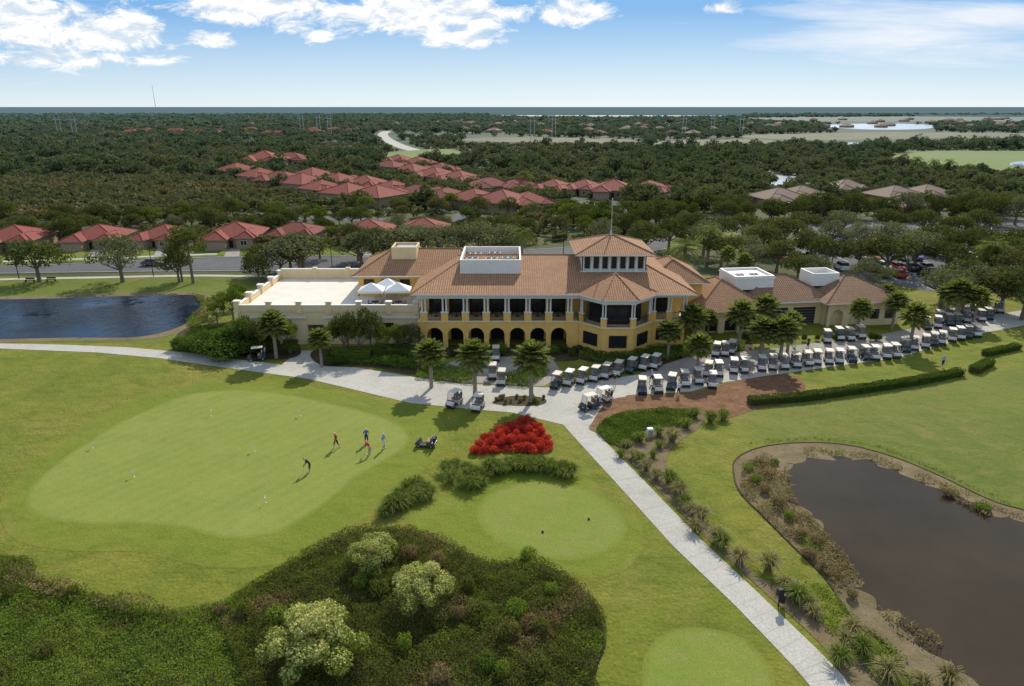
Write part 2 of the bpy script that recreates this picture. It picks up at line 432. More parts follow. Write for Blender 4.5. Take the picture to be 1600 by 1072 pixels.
def blossom(seed, n):
    random.seed(seed); lobes = []
    for i in range(26):
        a = i*2.4+random.random()*.6; rr = 2.5*math.sqrt((i+.5)/26)*random.uniform(.8, 1.05)
        r = random.uniform(.32, .75); lobes.append((rr*math.cos(a), rr*math.sin(a), .9+2.6*(1-(rr/2.9)**2)*random.uniform(.7, 1.05), r, r, r*.85))
    V = cloud(lobes, n, .15, .25)
    top = np.repeat((V.reshape(-1, 4, 3)[:, :, 2].mean(1) + rng.normal(0, .7, len(V)//4)) > 2.3, 1)
    mb = MB(); limbs(mb, lobes[::3], .12, 1.0)
    return [('trunk', mb.build('shrub_trunk', [M['bark']])), ('crown', npmesh('shrub_crown', V, [M['brushb'], M['flower']], top))]
BLOS = [blossom(1, 11000), blossom(2, 8000)]

def palmparts(h=5.0, nf=46, L=1.75, leaf=.7, nl=12, feather=False, tr=.16, seed=0):
    random.seed(seed); Q = []
    for i in range(nf):
        az = i*2.39996; u_ = (i+.5)/nf; el = R(-60+148*u_**.85+random.uniform(-8, 8)) if not feather else R(random.uniform(-35, 80)); Lf = L*random.uniform(.88, 1.08)
        dr = random.uniform(.25, .5)*(1.4 if feather else .25)
        h_ = np.array([math.cos(az), math.sin(az), 0]); side = np.array([-math.sin(az), math.cos(az), 0])
        def P(t): return h_*math.cos(el)*Lf*t + np.array([0, 0, math.sin(el)*Lf*t - dr*Lf*t*t])
        for a, b in ((0, .5), (.5, 1)):
            p, q = P(a), P(b); Q.append([p-side*.03, p+side*.03, q+side*.02, q-side*.02])
        t0 = .15 if feather else .5
        for j in range(nl):
            t = t0+(1-t0)*j/(nl-1)
            for sgn in (-1, 1):
                p = P(t); fw = P(min(1, t+.05))-P(t-.05); fw /= np.linalg.norm(fw)
                sp = (.9 if feather else 1.4*(1-(t-t0)/(1-t0))+.12)
                d = fw*(.55 if feather else .6)+side*sgn*sp; d /= np.linalg.norm(d)
                ll = leaf*random.uniform(.8, 1.1); e = p+d*ll+np.array([0, 0, -ll*(random.uniform(.2, .5) if feather else random.uniform(-.05, .15))])
                w = np.cross(d, [0, 0, 1]); w = w/np.linalg.norm(w)*(.04 if feather else .10)
                m_ = (p+e)/2+np.array([0, 0, .05])
                Q.append([p, m_-w, e, m_+w])
    V = np.array(Q).reshape(-1, 3)+np.array([0, 0, h])
    mb = MB(); k = 6; bx = random.uniform(-.2, .2)
    for i in range(k):
        a, b = i/k, (i+1)/k
        mb.tube((bx*a*(1-a), 0, h*a-.1), (bx*b*(1-b), 0, h*b), tr*(1.25-.3*a), tr*(1.25-.3*b), 9, cap=(i == k-1))
    return [('trunk', mb.build('palm_trunk', [M['pbark']])), ('crown', npmesh('palm_crown', V, [M['palm']]))]
PALM = [palmparts(4.6, 96, 1.4, .5, 9, seed=1), palmparts(4.8, 104, 1.45, .52, 9, seed=2), palmparts(4.4, 88, 1.35, .5, 9, seed=3), palmparts(4.6, 80, 1.45, .52, 9, seed=6)]
DATE = [palmparts(6.5, 50, 3.3, .55, 22, True, .3, 4)]

def put_tree(kind, px, py, h, nomh, label, cat='tree', name='tree', var=None, grp=None, rot=None, wide=1.0):
    s = h/nomh; v = kind[(var if var is not None else random.randrange(len(kind))) % len(kind)]
    return thing(name, v, site(px, py), random.uniform(0, 6.28) if rot is None else rot, (s*wide, s*wide, s), label, cat, grp)

def grassclump(seed, n=230, h=1.0, mat='ograss'):
    Q = []
    for i in range(n):
        a = rng.uniform(0, 6.28); lean = rng.uniform(.1, 1.0); L = h*rng.uniform(.8, 1.25)
        d = np.array([math.cos(a), math.sin(a), 0]); s = np.array([-d[1], d[0], 0])*.022
        b = d*rng.uniform(0, .18)
        p1 = b+d*L*.35*lean+np.array([0, 0, L*.62]); p2 = b+d*L*.85*lean+np.array([0, 0, L*(.95-.55*lean)])
        Q.append([b-s, b+s, p1+s, p1-s]); Q.append([p1-s, p1+s, p2+s*.3, p2-s*.3])
    return npmesh('grass_clump', np.array(Q).reshape(-1, 3), [M[mat]])
GR = [grassclump(i) for i in range(3)]; GD = [grassclump(i, 190, 1.1, 'dgrass') for i in range(2)]
def clump(px, py, s=1.0, dry=False, grp='ornamental grasses beside the cart path'):
    o = mobj('ornamental_grass', random.choice(GD if dry else GR), None, site(px, py), (0, 0, random.uniform(0, 6)), s*random.uniform(.8, 1.25))
    tag(o, 'dry tan ornamental grass clump on bare soil' if dry else 'arching green ornamental grass clump beside lawn', 'ornamental grass', grp)

def inside(poly, X, Y):
    c = np.zeros(len(X), bool); k = len(poly)
    for i in range(k):
        x1, y1 = poly[i]; x2, y2 = poly[(i+1) % k]
        if y1 == y2: continue
        m_ = ((y1 > Y) != (y2 > Y)) & (X < (x2-x1)*(Y-y1)/(y2-y1)+x1); c ^= m_
    return c

def lump(x, y, s):
    return .5+.25*(np.sin(x/s+1.3*np.sin(y/s*.7))+np.sin(y/s*1.1+1.7*np.sin(x/s*.6+2)))

def carpet(name, poly, dens, h, size, mats, label, cat='shrubs', ls=1.0, split=None, kind='stuff', gap=0, up=.5):
    poly = np.array(poly); x0, y0 = poly.min(0); x1, y1 = poly.max(0)
    n = int((x1-x0)*(y1-y0)*dens); X = rng.uniform(x0, x1, n); Y = rng.uniform(y0, y1, n)
    k = inside([tuple(p) for p in poly], X, Y)
    lp = .5*lump(X, Y, ls)+.3*lump(X+7, Y-3, ls*.37)+.2*lump(Y, X, ls*2.3)
    if gap: k &= (lp > gap)
    X, Y, lp = X[k], Y[k], lp[k]
    Z = h*(.2+1.1*lp)*np.sqrt(rng.random(len(X)))
    P = np.stack([X, Y, Z], 1); N = rand_unit(len(X))+np.array([0, 0, up])
    V = quads(P, N, size*rng.uniform(.6, 1.4, len(X)))
    mi = None
    if len(mats) > 1:
        q = .6*lump(X-5, Y+9, ls*2.1)+.4*lump(X*1.3, Y-2, ls*.8)+rng.normal(0, .16, len(X))
        mi = (q > (split or .6)).astype(int)
        if len(mats) > 2: mi[(lump(Y+3, X-8, ls*1.7)+rng.normal(0, .1, len(X))) > .88] = 2
    o = mobj(name, npmesh(name, V, mats, mi)); tag(o, label, cat, kind=kind); return o

def hedge(pts, width, h, dens=170, size=.13, mat='hedge', label='long clipped green hedge on lawn', name='hedge'):
    Ps = []; Ns = []; mb = MB()
    for i in range(len(pts)-1):
        a = np.array(pts[i]); b = np.array(pts[i+1]); d = b-a; L = np.linalg.norm(d); d /= L; nn = np.array([-d[1], d[0]])
        n = int(L*(width+2*h)*dens); t = rng.uniform(-.1, L+.1, n); s = rng.uniform(-(width/2+h), width/2+h, n)
        top = np.abs(s) < width/2
        off = np.where(top, s, np.sign(s)*width/2); z = np.where(top, h, h-(np.abs(s)-width/2))
        wob = .3*(lump(t+i*5, s*3, .5)-.5)
        off = off*(1+wob); z = z*(1+wob*.7)
        edge = (np.abs(off) > width*.42) & (z > h*.9); z = np.where(edge, z*.9, z)
        P = np.stack([a[0]+d[0]*t+nn[0]*off, a[1]+d[1]*t+nn[1]*off, z+rng.normal(0, .04, n)], 1)
        N = np.where(top[:, None], [[0, 0, 1.]], np.stack([nn[0]*np.sign(s), nn[1]*np.sign(s), 0*s], 1))
        Ps.append(P); Ns.append(N+rand_unit(n)*.8)
        q = width/2*.8; c = [a-nn*q, b-nn*q, b+nn*q, a+nn*q]
        A = [(*k, 0) for k in c]; B = [(*k, h*.82) for k in c]
        for j in range(4): mb.face([A[j], A[(j+1) % 4], B[(j+1) % 4], B[j]])
        mb.face(B)
    V = quads(np.concatenate(Ps), np.concatenate(Ns), size*rng.uniform(.7, 1.4, sum(map(len, Ps))))
    c0 = np.array([*pts[0], 0]); e = empty(name, tuple(c0)); tag(e, label, 'hedge')
    mobj('foliage', npmesh('hedge_leaf', V-c0, [M[mat]]), e)
    mm = mb.build('hedge_core', [M['oak']]); mm.transform(Matrix.Translation(-Vector(c0))); mobj('dark_core', mm, e)  # plain dark box put inside the hedge behind its leaves

def shrubmesh(mat, seed, n=1300, size=.14):
    random.seed(seed); lobes = []
    for i in range(8):
        a = i*.9; rr = random.uniform(.3, .55) if i else 0
        lobes.append((rr*math.cos(a), rr*math.sin(a), .5+.25*random.random(), .42, .42, .42))
    return npmesh('shrub_foliage', cloud(lobes, n, size, .3), [M[mat]])
SH = {k: [shrubmesh(k, i) for i in range(2)] for k in ('hedge', 'oak', 'cover', 'drybrush', 'brushb', 'brush', 'croton')}
def shrub(px, py, w, h, mat='hedge', label='rounded green shrub in planting bed', grp='shrubs around the clubhouse', name='shrub'):
    o = mobj(name, random.choice(SH[mat]), None, site(px, py), (0, 0, random.uniform(0, 6)), (w/2, w/2, h)); tag(o, label, 'shrub', grp)

# ------------------------------------------------------------------ world, sun, camera
SUN_DIR = Vector((.30, 1.0, math.tan(R(38))*1.044)).normalized()
elev = math.asin(SUN_DIR.z); azi = math.atan2(SUN_DIR.x, SUN_DIR.y)
w = bpy.data.worlds.new('World'); S.world = w; w.use_nodes = True
n = w.node_tree.nodes; l = w.node_tree.links; n.clear()
out = n.new('ShaderNodeOutputWorld'); bg = n.new('ShaderNodeBackground'); bg.inputs[1].default_value = .13
sky = n.new('ShaderNodeTexSky'); sky.sky_type = 'NISHITA'; sky.sun_disc = False
sky.sun_elevation = elev; sky.sun_rotation = azi; sky.air_density = 1.0; sky.dust_density = .3; sky.ozone_density = 2.5
tc = n.new('ShaderNodeTexCoord'); sx = n.new('ShaderNodeSeparateXYZ'); l.new(tc.outputs['Generated'], sx.inputs[0])
ay = math_(n, l, 'MAXIMUM', sx.outputs[1], .05)
ax = math_(n, l, 'DIVIDE', sx.outputs[0], ay); el = math_(n, l, 'DIVIDE', sx.outputs[2], ay)
def dirof(px, py):
    xx = (px-800)/F; yy = -(py-536)/F; y = cP+yy*sP
    return xx/y, (-sP+yy*cP)/y
def blobs(lst):
    tot = None
    for px, py, wx, wy, amp in lst:
        a, e = dirof(px, py); sa = wx/1150; se = wy/1150
        u = math_(n, l, 'DIVIDE', math_(n, l, 'SUBTRACT', ax, a), sa); v = math_(n, l, 'DIVIDE', math_(n, l, 'SUBTRACT', el, e), se)
        q = math_(n, l, 'ADD', math_(n, l, 'MULTIPLY', u, u), math_(n, l, 'MULTIPLY', v, v))
        g = math_(n, l, 'MULTIPLY', math_(n, l, 'EXPONENT', math_(n, l, 'MULTIPLY', q, -1)), amp)
        tot = g if tot is None else math_(n, l, 'MAXIMUM', tot, g)
    return tot
def cvec(sx_, sy_, off=0):
    c = n.new('ShaderNodeCombineXYZ'); l.new(math_(n, l, 'MULTIPLY', ax, sx_), c.inputs[0])
    l.new(math_(n, l, 'MULTIPLY', math_(n, l, 'ADD', el, off), sy_), c.inputs[1]); return c.outputs[0]
B1 = blobs([(30,30,130,46,1.15),(170,50,120,36,1.15),(90,92,150,18,1),(250,94,60,13,.9),(390,8,150,28,1.15),(325,62,50,15,1),(460,42,50,16,.85),
            (650,22,190,34,1.2),(720,60,75,16,1.05),(500,55,24,11,.9),(890,18,75,24,1.05),(1130,14,40,14,.9),(600,-60,700,42,1)])
n1 = noise(n, l, cvec(17, 40), 1, 9, .66, .5)
d1 = ramp(n, l, math_(n, l, 'ADD', n1, math_(n, l, 'MULTIPLY', B1, .46)), .70, .88)
n1b = noise(n, l, cvec(17, 40, .009), 1, 9, .66, .5)
shade = ramp(n, l, math_(n, l, 'SUBTRACT', n1, n1b), -.1, .06)
B2 = blobs([(1420,55,230,50,1),(1560,25,160,30,1),(1250,70,120,20,.7)])
n2 = noise(n, l, cvec(3, 26), 1, 6, .65, .8)
d2 = math_(n, l, 'MULTIPLY', ramp(n, l, math_(n, l, 'ADD', n2, math_(n, l, 'MULTIPLY', B2, .42)), .62, 1.0), .85)
hz = ramp(n, l, el, 0, .12); hi = ramp(n, l, el, .16, .8)
inframe = mixc(n, l, (5.7, 6.8, 7.3), (1.35, 3.3, 6.2), hz)
skyc = mixc(n, l, sky.outputs[0], mixc(n, l, inframe, (3.8, 4.6, 5.8), hi), .88)  # unseen upper sky made brighter and more neutral to lift the ambient fill
ccol = mixc(n, l, (5.2, 6.0, 6.9), (8.4, 8.3, 8.1), shade)
c = mixc(n, l, skyc, (7.1, 7.4, 7.7), d2); c = mixc(n, l, c, ccol, d1)
l.new(c, bg.inputs[0]); l.new(bg.outputs[0], out.inputs[0])

ld = bpy.data.lights.new('sun', 'SUN'); ld.energy = 5.0; ld.angle = R(.5); ld.color = (1, .91, .75)
lo = bpy.data.objects.new('sun', ld); COL.objects.link(lo); lo.rotation_euler = SUN_DIR.to_track_quat('Z', 'Y').to_euler(); lo.location = (0, 0, 100)
cd = bpy.data.cameras.new('camera'); cd.lens = 36*F/1600; cd.sensor_width = 36; cd.clip_end = 200000; cd.clip_start = .5
co = bpy.data.objects.new('camera', cd); COL.objects.link(co); co.location = (0, 0, H); co.rotation_euler = (math.pi/2-PITCH, 0, 0); S.camera = co
S.view_settings.view_transform = 'Standard'; S.view_settings.look = 'None'; S.view_settings.exposure = 0

# ------------------------------------------------------------------ ground
me = bpy.data.meshes.new('ground'); me.from_pydata([(-90000,-2000,0),(90000,-2000,0),(90000,120000,0),(-90000,120000,0)], [], [(0,1,2,3)])
me.materials.append(M['ground']); tag(mobj('ground', me), 'flat scrubby ground stretching to the horizon', 'ground', kind='structure')
def st(name, pts, z, m_, label, cat, **k): return sheet(name, pts, z, M[m_], label, cat, **k)
def soft(name, pts, z, m_, base, label, cat, step=.3):
    w = catmull(world(pts))
    for i, t in ((3, .75), (2, .5), (1, .25)):
        sheet('grass_edge', offset(w, step*i), z-.0013*i, turfmix(m_, base, t), 'blended grass edge around the turf', 'grass', smooth=False, iswrld=True)
    return sheet(name, w, z, M[m_], label, cat, smooth=False, iswrld=True)
st('lawn', [(-700,432),(0,432),(560,430),(1000,425),(1250,440),(1500,450),(2300,440),(2600,700),(2600,1500),(-1400,1500),(-1400,700)], .006, 'rough', 'mown golf course lawn with yellowish patches', 'lawn', smooth=False)
st('lawn', [(-400,433),(0,433),(340,430),(420,440),(360,470),(330,520),(260,536),(0,535),(-300,535)], .010, 'lawn2', 'darker lawn around the ornamental pond', 'lawn')
soft('lawn', [(1180,640),(1400,605),(1530,588),(1800,575),(1900,800),(1700,830),(1600,800),(1470,745),(1330,695),(1220,690),(1180,670)], .012, 'lawn2', 'rough', 'darker green lawn beyond the hedge', 'lawn', .8)
soft('grass_fringe', [(25,800),(35,760),(110,690),(190,640),(290,606),(380,600),(480,610),(590,628),(670,655),(680,695),(640,740),(580,790),(520,835),(440,868),(340,872),(230,850),(130,848),(50,835)], .020, 'fringe', 'rough', 'smooth grass collar around the putting green', 'grass', .35)
_, GREEN = soft('putting_green', [(60,800),(48,775),(75,742),(130,700),(200,657),(290,620),(370,612),(440,618),(510,632),(580,650),(625,670),(632,692),(600,717),(555,742),(520,772),(480,802),(430,828),(380,837),(330,831),(280,818),(200,815),(120,813)], .026, 'green', 'fringe', 'large smooth putting green', 'putting green', .16)
soft('grass_fringe', [(640,800),(700,770),(780,745),(880,745),(960,790),(985,840),(960,880),(900,890),(800,875),(700,850),(650,830)], .020, 'fringe', 'rough', 'smooth grass surround of the tee', 'grass', .35)
soft('tee_ground', [(755,800),(780,770),(850,757),(920,772),(965,810),(960,845),(910,868),(830,862),(775,835)], .026, 'tee', 'fringe', 'oval mown tee ground', 'tee', .18)
soft('tee_ground', [(1015,1040),(1040,1000),(1090,988),(1150,1000),(1190,1040),(1200,1100),(1120,1150),(1030,1120)], .026, 'tee', 'rough', 'oval mown tee ground beside the cart path', 'tee', .14)
pathL = [(-300,533),(0,537),(100,539),(200,543),(300,552),(370,562),(440,570),(470,548),(490,548),(500,572),(560,575),(650,590),(720,600),(860,606),(1000,585),(1080,560),(1200,548),(1380,525),(1530,495),(1700,470),
         (1700,490),(1540,520),(1400,560),(1250,580),(1130,598),(1080,612),(980,618),(950,640),(925,665),(945,690),(1000,745),(1090,838),(1190,932),(1280,1018),(1335,1075),(1400,1150),
         (1330,1150),(1268,1075),(1240,1042),(1150,948),(1050,852),(960,752),(905,692),(880,664),(800,645),(740,640),(700,636),(640,630),(540,606),(480,592),(420,584),(330,572),(250,560),(150,551),(0,545),(-300,541)]
st('cart_path', pathL, .034, 'concrete', 'pale concrete cart path and forecourt', 'path', smooth=False)
st('paver_court', [(650,588),(720,560),(860,556),(880,585),(850,604),(720,598)], .040, 'paver', 'grey brick paved court outside the arcade', 'pavement', smooth=False)
st('paver_court', [(1000,583),(1080,556),(1200,546),(1380,522),(1530,494),(1530,505),(1400,535),(1250,560),(1120,585),(1020,600)], .040, 'paver', 'grey paved staging lane for carts', 'pavement', smooth=False)
for i in range(6):
    x = 555+i*17
    ribbon('parking_marking', [site(x, 588+i*2.6)[:2], site(x+16, 600+i*2.8)[:2]], .05, .046, M['fpaint'], 'worn pale stall line on concrete', 'marking', smooth=False)
jm = MB()
PA = world([(925,665),(945,690),(1000,745),(1090,838),(1190,932),(1280,1018),(1335,1075)]); PBk = world([(880,664),(905,692),(960,752),(1050,852),(1150,948),(1240,1042),(1268,1075)])
for i in range(6):
    for k in range(4):
        t = k/4; a = Vector(PA[i]).lerp(Vector(PA[i+1]), t); b = Vector(PBk[i]).lerp(Vector(PBk[i+1]), t)
        d = Vector((-(b-a).y, (b-a).x)).normalized()*.009
        jm.face([(*(a-d), .038), (*(b-d), .038), (*(b+d), .038), (*(a+d), .038)])
tag(mobj('path_joint', jm.build('joint', [M['paver']])), 'fine expansion joints across the concrete path', 'joint', kind='structure')
st('pine_straw_bed', [(925,668),(935,645),(965,622),(1090,612),(1140,598),(1225,585),(1258,602),(1240,628),(1180,640),(1130,655),(1090,640),(1000,640),(950,655)], .042, 'mulch', 'orange brown pine straw bed under palms', 'mulch')
st('pine_straw_bed', [(770,628),(800,619),(845,621),(853,630),(830,635),(780,633)], .042, 'soil', 'small dark mulched island in the path', 'mulch')
st('planting_soil', [(920,668),(960,645),(1090,640),(1095,665),(1050,700),(1045,740),(1085,790),(1130,850),(1190,905),(1250,930),(1310,1000),(1420,1090),(1350,1095),(1280,1005),(1190,922),(1090,828),(1000,738),(945,685)], .038, 'bank', 'bare sandy planting strip beside the path', 'soil')
st('planting_soil', [(270,545),(300,510),(420,505),(470,545),(440,562),(340,553)], .038, 'soil', 'dark mulched planting bed', 'soil')
st('planting_soil', [(500,570),(500,545),(660,540),(900,540),(905,556),(880,565),(720,556),(655,585),(580,574)], .036, 'soil', 'dark mulched planting bed by the facade', 'soil')
st('planting_soil', [(905,560),(905,545),(1090,540),(1170,535),(1160,552),(1060,565),(990,578)], .038, 'soil', 'dark mulched planting bed by the facade', 'soil')
brushP = [(-500,840),(0,868),(60,905),(150,935),(250,955),(340,945),(450,885),(550,832),(640,830),(700,850),(760,880),(830,878),(890,905),(935,950),(948,1000),(930,1060),(925,1200),(-500,1200)]
_, BR = st('brush_soil', brushP, .032, 'soil', 'dark ground under wild brush', 'soil')
bankP = [(1147,745),(1150,718),(1190,699),(1260,692),(1330,697),(1400,716),(1470,745),(1550,783),(1620,805),(1800,880),(1900,1100),(1700,1250),(1500,1130),(1420,1060),(1385,1010),(1330,965),(1290,905),(1240,855),(1190,805),(1158,772)]
_, BW = st('pond_bank', bankP, .044, 'bank', 'muddy pond bank with dry vegetation', 'bank')
pondP = [(1232,750),(1238,725),(1290,717),(1345,719),(1405,738),(1480,770),(1560,803),(1620,822),(1780,890),(1860,1080),(1700,1200),(1560,1120),(1500,1060),(1440,1000),(1375,950),(1335,905),(1308,862),(1268,812),(1240,778)]
PWc = catmull(world(pondP)); PWj = [(x+.5*math.sin(i*1.7)+.3*math.sin(i*.63), y+.4*math.cos(i*1.3)) for i, (x, y) in enumerate(PWc)]
_, PW = sheet('pond_water', PWj, .050, M['pond_brown'], 'murky brown pond', 'pond', smooth=True, iswrld=True)
ribbon('pond_edging', BW, .14, .03, M['soil'], 'dark edging around the pond bank', 'edging', h=.06, smooth=False, closed=True)
_, LW = st('pond_bank', [(-400,466),(0,464),(150,460),(300,457),(332,466),(328,488),(295,514),(225,531),(100,533),(-300,534)], .030, 'bank', 'pale sandy rim of the pond', 'bank')
st('pond_water', [(-400,469),(0,468),(150,464),(296,461),(318,470),(312,487),(284,509),(220,526),(100,528),(-300,529)], .036, 'pond_blue', 'dark blue pond with reflections', 'pond')
roadP = [(-500,440),(0,428),(350,424),(560,425),(720,421),(900,408),(1050,388),(1135,368),(1200,360),(1300,366),(1500,362),(1800,352),(1800,342),(1500,345),(1260,350),(1150,345),(1095,333),(1075,334),(1100,352),(1030,372),(900,386),(700,398),(560,400),(350,402),(150,411),(0,417),(-500,428)]
_, ROADW = st('road', roadP, .05, 'asphalt', 'grey asphalt boulevard behind the clubhouse', 'road', smooth=False)
ribbon('kerb', world([(-500,440),(0,428),(350,424),(560,425),(720,421),(900,408),(1050,388),(1135,368)]), .25, 0, M['concrete'], 'concrete kerb along the boulevard', 'kerb', h=.15)
ribbon('kerb', world([(-500,428),(0,417),(150,411),(350,402),(560,400),(700,398),(900,386),(1030,372),(1100,352)]), .25, 0, M['concrete'], 'concrete kerb along the boulevard', 'kerb', h=.15)
ribbon('sidewalk', world([(-500,448),(0,437),(150,434),(300,431),(420,432),(560,431)]), 1.6, .05, M['concrete'], 'pale sidewalk beside the boulevard', 'sidewalk')
ribbon('sidewalk', world([(-500,418),(0,409),(150,404),(340,397)]), 1.6, .05, M['concrete'], 'pale sidewalk before the houses', 'sidewalk')
lotP = [(1170,392),(1290,371),(1420,371),(1600,373),(1850,376),(1850,470),(1600,458),(1450,455),(1370,440),(1290,425),(1210,408)]
_, LOTW = st('parking_lot', lotP, .056, 'asphalt', 'asphalt clubhouse parking lot', 'parking lot', smooth=False)
for a in (30, 160, 262, 372, 466, 577, 663): st('driveway', [(a-22,401),(a-14,384),(a+4,384),(a+2,401)], .052, 'paver', 'paved house driveway', 'driveway', smooth=False)
st('lawn', [(-500,425),(0,414),(350,400),(560,398),(700,395),(700,378),(560,380),(300,384),(0,392),(-500,400)], .03, 'lawn2', 'lawn verge in front of houses', 'lawn', smooth=False)
farroad = world([(700,245),(660,238),(625,228),(605,218),(598,210),(605,205)])
ribbon('road', farroad, 12, .08, M['concrete'], 'distant pale road curving through woods', 'road')
STREET = world([(1000,330),(930,318),(860,318),(800,322),(740,330),(700,345),(520,342),(400,335)])
ribbon('road', STREET, 7, .07, M['asphalt'], 'neighbourhood street between houses', 'road')
FIELDS = []
for pts, mt, lb in ([(1385,243),(1450,236),(1600,236),(2000,236),(2000,275),(1600,268),(1500,262),(1420,255)], 'field', 'distant green golf fairway'), \
    ([(700,219),(800,214),(920,216),(1000,219),(940,224),(840,223)], 'dry', 'distant tan dry field'), \
    ([(1020,222),(1150,218),(1240,222),(1150,229),(1050,228)], 'dry', 'distant tan marsh clearing'), \
    ([(1150,212),(1350,207),(1600,208),(1900,208),(1900,218),(1500,216),(1300,219),(1180,216)], 'dry', 'distant tan dry field'), \
    ([(1200,184),(1600,181),(1900,181),(1900,187),(1400,190),(1220,188)], 'dry', 'distant tan open land'), \
    ([(780,178.5),(1100,177.5),(1160,180.5),(1000,182),(820,181.5)], 'sand', 'distant bare construction land'), \
    ([(590,240),(690,233),(720,240),(620,248)], 'field', 'distant grassy verge'), \
    ([(1090,352),(1180,372),(1240,382),(1190,396),(1110,388),(1040,392)], 'lawn2', 'lawn strip beside parking lot'):
    _, ww = st('field', pts, .10, mt, lb, 'field'); FIELDS.append(ww)
for pts in ([(1285,196),(1380,193),(1460,196),(1440,202),(1340,202)], [(1180,277),(1230,275),(1262,283),(1250,291),(1200,289)], [(1590,253),(1700,253),(1700,263),(1592,262)], [(1290,226),(1330,223),(1380,226),(1330,228)]):
    _, ww = st('lake', pts, .20, 'lake', 'distant pale lake', 'lake'); FIELDS.append(ww)

# ------------------------------------------------------------------ clubhouse
club = empty('clubhouse', (0, 95, 0)); tag(club, 'two storey yellow stucco clubhouse with clay tile roof, arcade and tower', 'clubhouse')
def cpart(name, mb, mats, label=None):
    me = mb.build(name, [M[k] for k in mats]); me.transform(Matrix.Translation((0, -95, 0)))
    o = mobj(name, me, club)
    if label: o['label'] = label
    return o
def arch_wall(mb, y, x0, x1, z0, z1, cs, wd, spring, th=.4, mi=0, seg=10, T=lambda x, y, z: (x, y, z)):
    r = wd/2; cur = x0
    def q(a): mb.face([T(*p) for p in a], mi)
    for c in cs:
        q([(cur, y, z0), (c-r, y, z0), (c-r, y, z1), (cur, y, z1)])
        pts = [(c-r*math.cos(math.pi*i/seg), spring+r*math.sin(math.pi*i/seg)) for i in range(seg+1)]
        for i in range(seg):
            (xa, za), (xb, zb) = pts[i], pts[i+1]
            q([(xa, y, za), (xb, y, zb), (xb, y, z1), (xa, y, z1)])
            q([(xa, y, za), (xa, y+th, za), (xb, y+th, zb), (xb, y, zb)])
        q([(c-r, y, z0), (c-r, y+th, z0), (c-r, y+th, spring), (c-r, y, spring)])
        q([(c+r, y, z0), (c+r, y, spring), (c+r, y+th, spring), (c+r, y+th, z0)])
        cur = c+r
    q([(cur, y, z0), (x1, y, z0), (x1, y, z1), (cur, y, z1)])
FY = 90.5
archx = [-10.75+i*2.88 for i in range(7)]; colx = [-12.2+i*2.88 for i in range(8)]
mb = MB()
arch_wall(mb, FY, -13, 9.3, 0, 3.75, archx, 2.2, 1.85)
mb.box(-13, 24.2, 94.3, 112, 0, 3.7); mb.box(-13, 24.2, 94.6, 112, 3.95, 7.9)
mb.box(-13, -12.6, FY+.01, 94.3, 0, 3.7); mb.box(-23, -13, 99.8, 112, 0, 8.1)
mb.box(19.4, 24.2, 91.2, 94.3, 0, 3.7)
cpart('wall', mb, ['yellow'])
mb = MB(); mb.box(-13.1, 9.3, FY-.12, 94.6, 3.75, 3.95); mb.box(19.2, 24.4, 91, 94.6, 3.7, 3.95); cpart('balcony_floor', mb, ['cream'])
mb = MB(); mb.box(-13.1, 9.4, FY-.05, FY+.35, 7.15, 7.82); mb.box(19.2, 24.4, 91.05, 91.4, 7.15, 7.82); mb.box(24.1,24.4,91.4,94.6,7.15,7.82); mb.box(-13.1,-12.8,FY+.35,94.6,7.15,7.82); cpart('beam', mb, ['white'])
def column_mesh():
    mb = MB()
    mb.box(-.5, .5, -.08, .38, 0, 1.15, 1); mb.box(-.56, .56, -.12, .42, 1.15, 1.25, 0)
    for s in (-.24, .24):
        mb.tube((s, .15, 1.25), (s, .15, 3.2), .13, .11, 10, 0)
        mb.box(s-.17, s+.17, -.02, .32, 3.1, 3.2, 0)
    return mb.build('column', [M['white'], M['yellow']])
CM = column_mesh()
def railing_mesh(L):
    mb = MB(); mb.box(0, L, -.03, .03, .98, 1.04); mb.box(0, L, -.02, .02, .1, .14)
    k = int(L/.13)
    for i in range(k+1):
        x = i*L/k; mb.box(x-.012, x+.012, -.012, .012, .14, .98)
    return mb.build('railing', [M['bronze']])
RM = railing_mesh(1.88)
for x in colx:
    mobj('column', CM, club, (x, FY-95, 3.95))
for x in archx: mobj('railing', RM, club, (x-.94, FY+.12-95, 3.95))
def win_mesh(w_, h_, nx, nz, name='window', fr='white'):
    mb = MB(); mb.box(0, w_, 0, .06, 0, h_, 1); t = .07
    for i in range(nx+1):
        x = i*(w_-t)/nx; mb.box(x, x+t, -.04, -.003, 0, h_, 0)
    for j in range(nz+1):
        z = j*(h_-t)/nz; mb.box(.0, w_, -.055, -.042, z, z+t, 0)
    return mb.build(name, [M[fr], M['glass']])
W1 = win_mesh(2.3, 2.9, 3, 2, fr='bronze'); W2 = win_mesh(1.9, 2.5, 2, 2, 'door', 'bronze')
for x in archx:
    mobj('window', W1, club, (x-1.15, 94.5-95, 4.0)); mobj('door', W2, club, (x-.95, 94.2-95, .03))
W3 = win_mesh(1.5, 1.7, 2, 2); W4 = win_mesh(1.5, 1.7, 2, 2, fr='bronze')
mobj('window', W4, club, (20.2, 91.1-95, 1.0)); mobj('window', W4, club, (22.2, 91.1-95, 1.0))
mobj('window', W1, club, (20, 94.5-95, 4.1))
for x in (-22.2, -19.5, -16.8): mobj('window', W4, club, (x, 99.7-95, 5.9))
for x in (19.6, 21.9, 24.0): mobj('column', CM, club, (x, 91.05-95, 3.95), scale=(.85, 1, 1))
for x in (19.98, 22.2): mobj('railing', RM, club, (x, 91.2-95, 3.95), scale=(.7, 1, 1))
BX, BY, BR_ = 14.3, 92.4, 5.4
